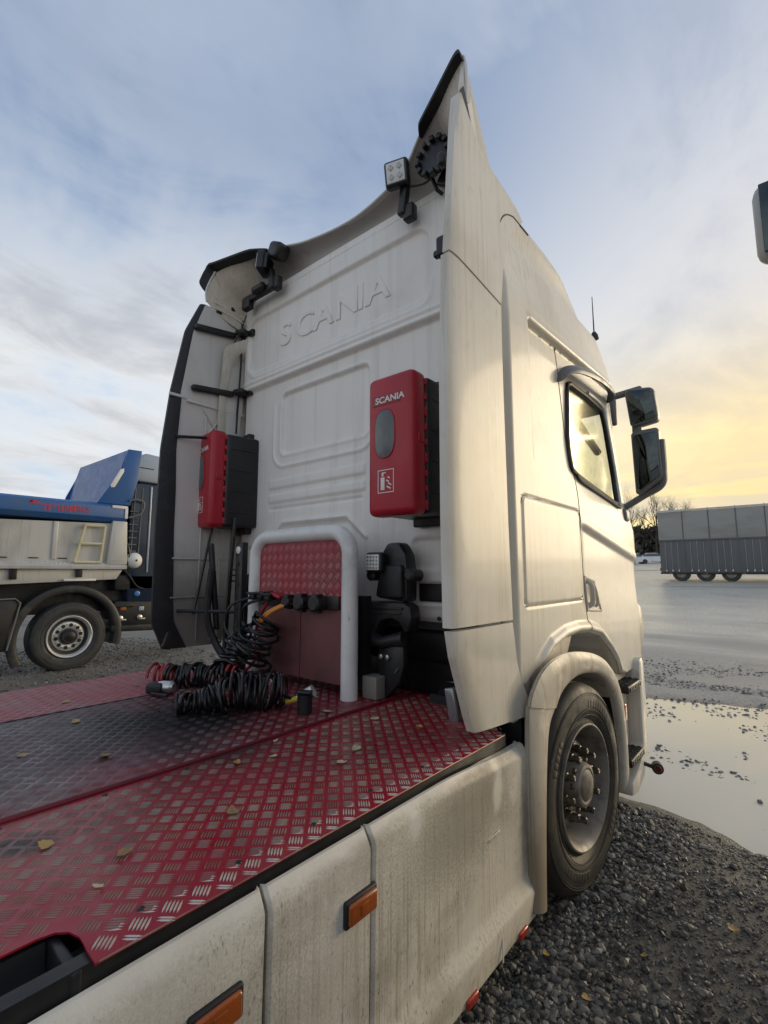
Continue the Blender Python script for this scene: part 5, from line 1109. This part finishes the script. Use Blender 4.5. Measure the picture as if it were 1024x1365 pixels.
for y in (1.2, 2.1, 3.0): B().box((TX + .005, y, 1.60 + .03 * (y - 3)), (.03, .10, .16), bev=.01).lathe([(0, .018), (.014, .016)], (TX + .02, y, 1.64 + .03 * (y - 3)), 'X', 8).out('body_hinge', M['blkmet'], tip)
B().tube(smooth_path([(TX - .05, 3.66, 1.70), (TX + .0, 3.80, 1.55), (TX - .02, 3.95, 1.36), (TX - .05, 4.1, 1.30)], 20), .018, 8).out('hydraulic_hose', M['hose'], tip)
B().tube(smooth_path([(TX - .05, 3.72, 2.2), (TX + .0, 3.79, 1.95), (TX - .02, 3.76, 1.6), (TX - .05, 3.9, 1.45)], 20), .012, 8).out('hydraulic_hose', M['hose'], tip)
# front shield leaning over the cab
cp = B().prism([(3.20, 2.80), (3.58, 3.46), (3.66, 3.83), (3.90, 3.84), (3.86, 3.3), (3.75, 2.80)], TX - .05, TX, 'X', .006)
cp.prism([(3.40, 2.80), (3.60, 2.80), (3.74, 3.82), (3.66, 3.82)], TX - 2.40, TX - .05, 'X')
cp.prism([(3.36, 2.80), (3.44, 3.16), (3.66, 3.70), (3.74, 3.82), (3.72, 2.80)], TX - 2.44, TX - 2.40, 'X')
cp.out('cab_shield', M['tblue'], tip)
B().prism([(3.40, 3.09), (3.46, 3.10), (3.60, 3.40), (3.60, 3.46), (3.54, 3.44), (3.39, 3.13)], TX + .0, TX + .012, 'X', .003).out('shield_slot', M['print'], tip)
# running gear
wheel('tipper_wheel', np.array([TX - .02, 2.945, .56]), .558, .33, tip, Matrix.Identity(4), mat('clean_dark_tyre', (0.034, 0.036, 0.036), .6, layers=[((0.07, 0.066, 0.06), 5, (1, 1, 1), .45, .7, .6)], rvar=.1), M['alubright'], True)
wheel('tipper_wheel', np.array([TX - .02, .9, .53]), .53, .33, tip, Matrix.Identity(4), M['tyre'], M['alubright'], True)
aa = np.linspace(-.25, math.pi + .5, 40); P = np.zeros((40, 7, 3))
for j, (x, dr) in enumerate(((-.40, .0), (-.02, .0), (.02, .010), (.035, .03), (.035, .10), (.02, .125), (-.02, .135))): P[:, j] = np.stack([np.full(40, TX + x), 2.915 + (.69 + dr) * np.cos(aa), .56 + (.70 + dr) * np.sin(aa)], 1)
shell('wheel_arch', P, (-.02, 0, 0), mat('grey_arch_plastic', (0.022, 0.022, 0.022), .5, layers=[((0.09, 0.08, 0.065), 3, (1, 1, 1), .5, .7, .7)]), tip)
B().prism([(1.0, .46), (2.10, .42), (2.22, 1.14), (2.16, 1.19), (1.0, 1.16)], TX - .5, TX + .02, 'X', .02).out('side_locker', M['blk'], tip)
B().tube([(TX + .03, 1.0, 1.17), (TX + .03, 2.15, 1.20), (TX + .035, 2.22, 1.14), (TX + .03, 2.10, .44)], .014, 6).out('locker_rim', M['grey'], tip)
bb = B(); bb.box((TX - .8, 3.4, 1.2), (1.0, 3.6, .5)).box((TX - .9, 1, 1.1), (1.3, 7, .35)).box((TX - .3, 3.95, 1.42), (.5, .7, .28), bev=.03); bb.out('tipper_chassis', M['blkmet'], tip)
bb = B(); bb.prism([(3.56, .66), (4.5, .62), (4.5, 1.06), (3.60, 1.10)], TX - .7, TX - .02, 'X', .03).prism([(3.54, .58), (4.5, .54), (4.5, .66), (3.56, .68)], TX - .7, TX + .03, 'X', .015).box((TX, 3.72, 1.02), (.03, .4, .06), bev=.01); bx_ = bb.out('battery_box', M['blkmet'], tip)
B().box((TX - .012, 3.745, .965), (.02, .10, .065), bev=.008).out('marker_light', M['amber'], bx_)
B().box((TX - .012, 4.06, .95), (.02, .09, .075), bev=.008).out('grey_badge', M['tsilver'], bx_)
for y in (3.70, 4.03): B().lathe([(-.02, .045), (.02, .045), (.03, .025)], (TX - .01, y, .80), 'X', 14).box((TX, y + .05, .77), (.03, .10, .03), bev=.008).out('chrome_cap', M['steel'], bx_)
B().lathe([(-.5, .15), (-.06, .15), (.0, .142), (.05, .115), (.085, .06), (.092, .02)], (TX - .03, 3.89, 1.815), 'X', 28).out('air_tank', M['print'], tip)
B().lathe([(.0, .02), (.012, .018)], (TX + .06, 3.89, 1.815), 'X', 10).out('tank_plug', M['rubber'], tip)
B().lathe([(-.02, .05), (.02, .05), (.03, .03)], (TX - .05, 3.98, 1.22), 'X', 12).out('blue_cap', mat('blue_cap', (.05, .2, .5), .3), tip)
# cab
cb = B().prism([(3.80, 1.15), (3.78, 2.6), (3.80, 3.22), (3.95, 3.30), (5.4, 3.25), (5.95, 2.7), (6.05, 1.9), (6.05, .9), (3.85, .9)], TX - 2.35, TX - .05, 'X', .05).out('tipper_cab', M['tcab'], tip)
B().prism([(3.74, 3.28), (3.86, 3.74), (4.05, 3.86), (4.9, 3.8), (5.3, 3.3)], TX - 2.2, TX - .15, 'X', .05).out('roof_fairing', M['tsilver'], cb)
bb = B(); bb.box((TX - .10, 4.0, 3.27), (.16, .55, .03), bev=.01).box((TX - .145, 4.05, 3.56), (.01, .30, .015)); bb.out('fairing_shadow_gap', M['rubber'], cb)
bb = B(); bb.prism([(4.9, 2.1), (5.75, 2.0), (5.55, 2.75), (4.95, 2.85)], TX - .06, TX - .042, 'X'); bb.out('cab_window', M['smoke'], cb)
bb = B()
for y in (3.82, 3.95): bb.tube([(TX - .03, y, 1.9), (TX - .03, y + .02, 3.15)], .012, 6)
for k in range(7): bb.tube([(TX - .02, 3.76, 1.98 + .12 * k), (TX - .02, 3.90, 1.98 + .12 * k)], .012, 6)
bb.tube(smooth_path([(TX + .02, 3.72, 2.88), (TX + .03, 3.86, 2.92), (TX + .03, 3.98, 2.86), (TX + .02, 3.93, 2.66), (TX + .02, 3.72, 2.58)], 24), .015, 6)
bb.out('cab_grab_rail', M['grey'], cb)
B().box((TX - .02, 4.12, 2.4), (.03, .03, 1.6), bev=.01).out('intake_pipe', M['tsilver'], cb)

# ================================================================== trailer, cars, trees far over the yard
def zg(x, y): return float(ground_z(np.array([float(x)]), np.array([float(y)]))[0])
TY, T0, T1 = 36.0, -6.75, 4.5
g0 = zg(-3, TY)
M['tr_top'] = mat('pale_grey_trailer_side', (0.30, 0.295, 0.27), .5, layers=[((0.22, 0.215, 0.20), .6, (1, 1, 3), .45, .7, .6)])
M['tr_low'] = mat('dark_grey_trailer_curtain', (0.115, 0.12, 0.122), .55, layers=[((0.08, 0.083, 0.085), .8, (3, 3, .4), .45, .7, .6)])
tr_ = thing('box_trailer', 'long two-tone grey box trailer standing across the far side of the yard', 'trailer', (-1.1, TY, g0))
B().box(((T0 + T1) / 2, TY + 1.25, g0 + 3.52), (T1 - T0, 2.5, 1.84), bev=.05).out('trailer_box', M['tr_top'], tr_)
B().box(((T0 + T1) / 2, TY + 1.25, g0 + 1.55), (T1 - T0 - .04, 2.44, 2.10), bev=.03).out('lower_panels', M['tr_low'], tr_)
bb = B()
for x in np.arange(T0 + 1.4, T1, 1.4): bb.box((x, TY - .012, g0 + 3.62), (.05, .03, 1.95)).box((x, TY + .018, g0 + 1.55), (.06, .03, 2.0))
bb.box(((T0 + T1) / 2, TY - .01, g0 + 2.60), (T1 - T0, .04, .08)); bb.out('panel_post', M['tr_low'], tr_)
for x in np.arange(T0 + .35, T1, .35):
    if abs((x - T0) / 1.4 - round((x - T0) / 1.4)) > .1: B().box((x, TY + .020, g0 + 1.58), (.030, .035, 1.85), bev=.006).out('curtain_strap', M['tr_top'], tr_); B().box((x, TY + .005, g0 + .66), (.07, .05, .12), bev=.01).out('strap_buckle', M['steel'], tr_)
B().box(((T0 + T1) / 2, TY - .02, g0 + 4.50), (T1 - T0, .06, .12), bev=.015).out('roof_rail', M['tgrey'], tr_); B().box(((T0 + T1) / 2, TY - .02, g0 + .50), (T1 - T0, .06, .10), bev=.015).out('floor_rail', M['blkmet'], tr_)
for x in np.arange(T0 + .6, T1, 1.9): B().box((x, TY - .055, g0 + .50), (.12, .02, .06), bev=.01).out('marker_lamp', M['amber'], tr_)
for x in (-.9, 3.9): B().box((x, TY + .35, g0 + .30), (.14, .14, .62), bev=.02).box((x, TY + .35, g0 + .01), (.34, .3, .05)).out('landing_leg', M['blkmet'], tr_)
for x in (-5.6, -4.3, -3.0): B().tube([(x + .62 * math.cos(a), TY + .20, g0 + .50 + .60 * math.sin(a)) for a in np.linspace(.25, math.pi - .25, 14)], .035, 6).out('trailer_mudguard', M['blk'], tr_)
B().box((T0 - .02, TY + .35, g0 + .75), (.06, .5, .22), bev=.02).out('tail_lamp', M['redlens'], tr_)
for x in (-5.6, -4.3, -3.0):
    B().lathe([(-.15, .3), (-.15, .5), (.12, .5), (.16, .3), (.13, .1)], (x, TY + .22, g0 + .50), 'Y', 24).out('trailer_wheel', M['tyre'], tr_)
    B().lathe([(0, .28), (.02, .2)], (x, TY + .05, g0 + .50), 'Y', 16).out('wheel_rim', M['rim'], tr_)
B().box(((T0 + T1) / 2 - 1, TY + .3, g0 + .56), (T1 - T0 - 4, .1, .25)).out('under_rail', M['blkmet'], tr_)

def car(loc, rz, body, label):
    n0 = len(bpy.data.objects)
    r = thing('parked_car', label, 'car', loc, 'cars parked at the edge of the yard'); LOCAL.add(r.name)
    P = np.zeros((24, 9, 3)); ux = np.linspace(-2.15, 2.15, 24)
    topz = np.interp(ux, [-2.15, -2.05, -1.5, -.75, .55, 1.25, 2.0, 2.15], [.60, .88, .98, 1.42, 1.44, .98, .82, .55])
    for j, a in enumerate(np.linspace(-1, 1, 9)):
        wz = np.interp(abs(a), [0, .45, .62, .8, 1.0], [1, .97, .68, .62, .0]); wy = np.interp(abs(a), [0, .45, .62, .8, 1.0], [0, .55, .78, .87, .84])
        zz = np.where(abs(a) <= .45, topz * wz, np.minimum(topz * .96, .95 if abs(a) < .7 else .72)); zz = np.where(abs(a) == 1.0, .24, zz)
        P[:, j] = np.stack([ux, np.sign(a) * wy * np.interp(np.abs(ux), [1.6, 2.15], [1, .78]), zz], 1)
    grid('car_body', P, body, r)
    bb = B()
    for s_ in (-1, 1): bb.prism([(-1.25, .98), (1.02, .98), (.50, 1.34), (-.72, 1.34)], s_ * .705 - .01, s_ * .705 + .01, 'Y')
    bb.out('car_window', M['smoke'], r)
    bb = B(); bb.box((-1.07, 0, 1.22), (.06, 1.1, .36), Matrix.Rotation(.98, 4, 'Y')).box((.88, 0, 1.22), (.06, 1.15, .46), Matrix.Rotation(-.98, 4, 'Y')); bb.out('windscreen', M['smoke'], r)
    for x in (-1.32, 1.35):
        for y in (-.78, .78):
            wv = B().lathe([(-.1, .31), (.1, .31), (.11, .2)], (x, y, .31), 'Y', 20).out('car_wheel', M['tyre'], r)
    for s_ in (-1, 1):
        B().box((-2.08, s_ * .58, .74), (.06, .3, .12), bev=.02).out('tail_lamp', M['redlens'], r); B().box((2.08, s_ * .58, .66), (.08, .32, .12), bev=.02).out('headlight', M['led'], r)
    r.rotation_euler = (0, 0, rz); return r
M['carw'] = mat('white_car_paint', (.68, .68, .68), .3, coat=.5); M['carg'] = mat('grey_car_paint', (.20, .21, .22), .3, .3, coat=.5)
for x, y, m, rz, lb in ((-17.2, 74, 'carw', .4, 'white parked car half hidden behind the tractor front'), (-15.1, 75.5, 'carw', .35, 'white parked car nearest the big grey trailer'), (-13.4, 82, 'carg', 2.9, 'dark grey parked car behind the trailer end')):
    car((x, y, zg(x, y)), rz, M[m], lb)
post = B().lathe([(0, .14), (3.9, .14), (3.95, .09)], (-16.2, 70.5, zg(-16.2, 70.5)), 'Z', 12).out('yellow_post', mat('weathered_yellow_paint', (.55, .38, .10), .6)); 
B().box((-16.2, 70.5, zg(-16.2, 70.5) + .15), (.55, .55, .4), bev=.05).out('post_base', M['tgrey'], post); tag(post, 'tall yellow post standing beside the parked white cars', 'post')

# ---- bare trees
M['bark'] = mat('grey_brown_bark', (.055, .045, .036), .9, layers=[((.10, .085, .07), 3, (1, 1, .3), .45, .7, .7)])
def bare_tree(name, loc, H_, seed, label, group=None, spread=.55, dens=1.0):
    r = random.Random(seed); root = thing(name, label, 'tree', loc, group); LOCAL.add(root.name); tr = B(); br = B(); tw = B()
    def grow(p, d, L_, rad0, lev):
        n_ = 4; pts_ = [p]; dd = d.copy()
        for i in range(n_):
            dd = (dd + Vector((r.uniform(-1, 1), r.uniform(-1, 1), r.uniform(-.3, .7))) * .13).normalized(); pts_.append(pts_[-1] + dd * (L_ / n_))
        rr_ = np.linspace(rad0, rad0 * .55, n_ + 1)
        (tr if lev == 0 else br if lev < 3 else tw).tube([q[:] for q in pts_], rr_, 6 if lev < 2 else 3, cap=False)
        if lev >= 5: return
        k_ = {0: 9, 1: 6, 2: 5, 3: 4, 4: 3}[lev]
        for i in range(int(k_ * dens + .5)):
            t_ = r.uniform(.35 if lev == 0 else .25, 1.0); i0 = min(int(t_ * n_), n_ - 1); q = pts_[i0].lerp(pts_[i0 + 1], t_ * n_ - i0)
            nd = (dd + Vector((r.uniform(-1, 1), r.uniform(-1, 1), r.uniform(-.2, .6))) * (spread + .35)).normalized()
            grow(q, nd, L_ * r.uniform(.42, .62), rad0 * (1 - .5 * t_) * .55, lev + 1)
    grow(Vector((0, 0, -.2)), Vector((0, 0, 1)), H_ * .62, H_ * .016, 0)
    tr.out('trunk', M['bark'], root); br.out('branches', M['bark'], root); c_ = tw.out('crown_twigs', M['bark'], root); kind(c_, 'stuff'); return root
bare_tree('bare_tree', (-63, 8.5, 0), 11.0, 3, 'bare tree crown rising behind the blue tipper rail')
SP = [(-22.5, 96, 12.5), (-26.5, 99, 11.0), (-19.0, 99, 13.0), (-15.0, 101, 12.0), (-30.0, 104, 10.0)]
LB = ['tall bare tree right behind the yellow post', 'bare tree at the tractor front edge, left of the post', 'bare tree between the post and the trailer', 'bare tree hidden mostly by the trailer end', 'bare tree farthest left behind the tractor front']
src = None
for i, (x, y, h_) in enumerate(SP):
    if i < 2: o = bare_tree('bare_tree', (x, y, zg(x, y)), h_, 11 + i, LB[i], 'bare trees at the yard edge'); 
    else:
        s0 = src[i % 2]; o = s0.copy(); COL.objects.link(o); o.location = (x, y, zg(x, y)); o['label'] = LB[i]; k_ = h_ / SP[i % 2][2]; o.scale = (k_,) * 3; o.rotation_euler = (0, 0, i * 1.7)
        for ch in list(s0.children): c = ch.copy(); COL.objects.link(c); c.parent = o
    src = (src or []) + [o]
# dark hedge and scrub bank below them
r_ = np.random.default_rng(12); N = 7000
hx_ = r_.uniform(-44, 2, N); hy_ = r_.uniform(103, 109, N); hz_ = r_.random(N) ** .8 * (6.2 + 2.2 * fbm(hx_, hx_ * 0, .14, 3))
c = np.stack([hx_, hy_, hz_ + 4.0], 1); s_ = r_.uniform(.25, .75, N)[:, None, None]
q = r_.normal(size=(N, 4, 3)); v = c[:, None] + q * s_ * .8
kind(mesh('scrub_bank', v.reshape(-1, 3), np.arange(4 * N).reshape(-1, 4), mat('dull_scrub', (.095, .088, .074), .9, island=.4)), 'stuff')

# ================================================================== truck parked alongside on the right; only its mirror shows
nb = thing('parked_lorry', 'grey mirror of a lorry parked alongside, cut by the right picture edge', 'truck', (1.6, 2.0, 0))
cabn = B().prism([(1.15, .95), (1.10, 3.05), (1.35, 3.25), (2.3, 3.2), (2.62, 2.75), (2.95, 1.9), (2.98, .55), (2.6, .5), (1.2, .6)], .36, 2.75, 'X', .06).out('lorry_cab', mat('plain_silver_cab_paint', (.33, .34, .35), .35, coat=.3), nb)
B().prism([(1.75, 1.95), (2.72, 1.85), (2.50, 2.60), (1.85, 2.68)], .352, .362, 'X').out('lorry_window', M['smoke'], nb)
B().prism([(.55, 1.95), (2.55, 1.95), (2.55, 2.7), (.55, 2.7)], 2.70, 2.72, 'Y').out('lorry_windscreen', M['smoke'], nb)
wheel('lorry_wheel', np.array([.44, 2.05, .5]), .5, .31, nb, Matrix.Rotation(math.pi, 4, 'Z'), M['tyre'], M['rim'])
wheel('lorry_wheel', np.array([2.68, 2.05, .5]), .5, .31, nb, Matrix.Identity(4), M['tyre'], M['rim'])
B().box((1.1, -.2, .75), (.09, 3.2, .26)).box((2.0, -.2, .75), (.09, 3.2, .26)).box((1.55, -1.5, .75), (.9, .1, .2)).out('lorry_chassis', M['blkmet'], nb)
mir = B().box((.125, 2.33, 2.965), (.29, .10, .33), bev=.05).out('mirror_housing', mat('pale_grey_mirror_shell', (.42, .43, .43), .4), nb)
B().box((.128, 2.276, 2.965), (.250, .012, .285), bev=.004).out('mirror_glass', M['mirror'], mir)
B().tube([(.10, 2.37, 3.16), (.2, 2.40, 3.18), (.40, 2.42, 3.12)], .022, 8).tube([(.14, 2.36, 2.86), (.2, 2.40, 2.80), (.40, 2.42, 2.78)], .022, 8).out('mirror_arm', M['blk'], mir)
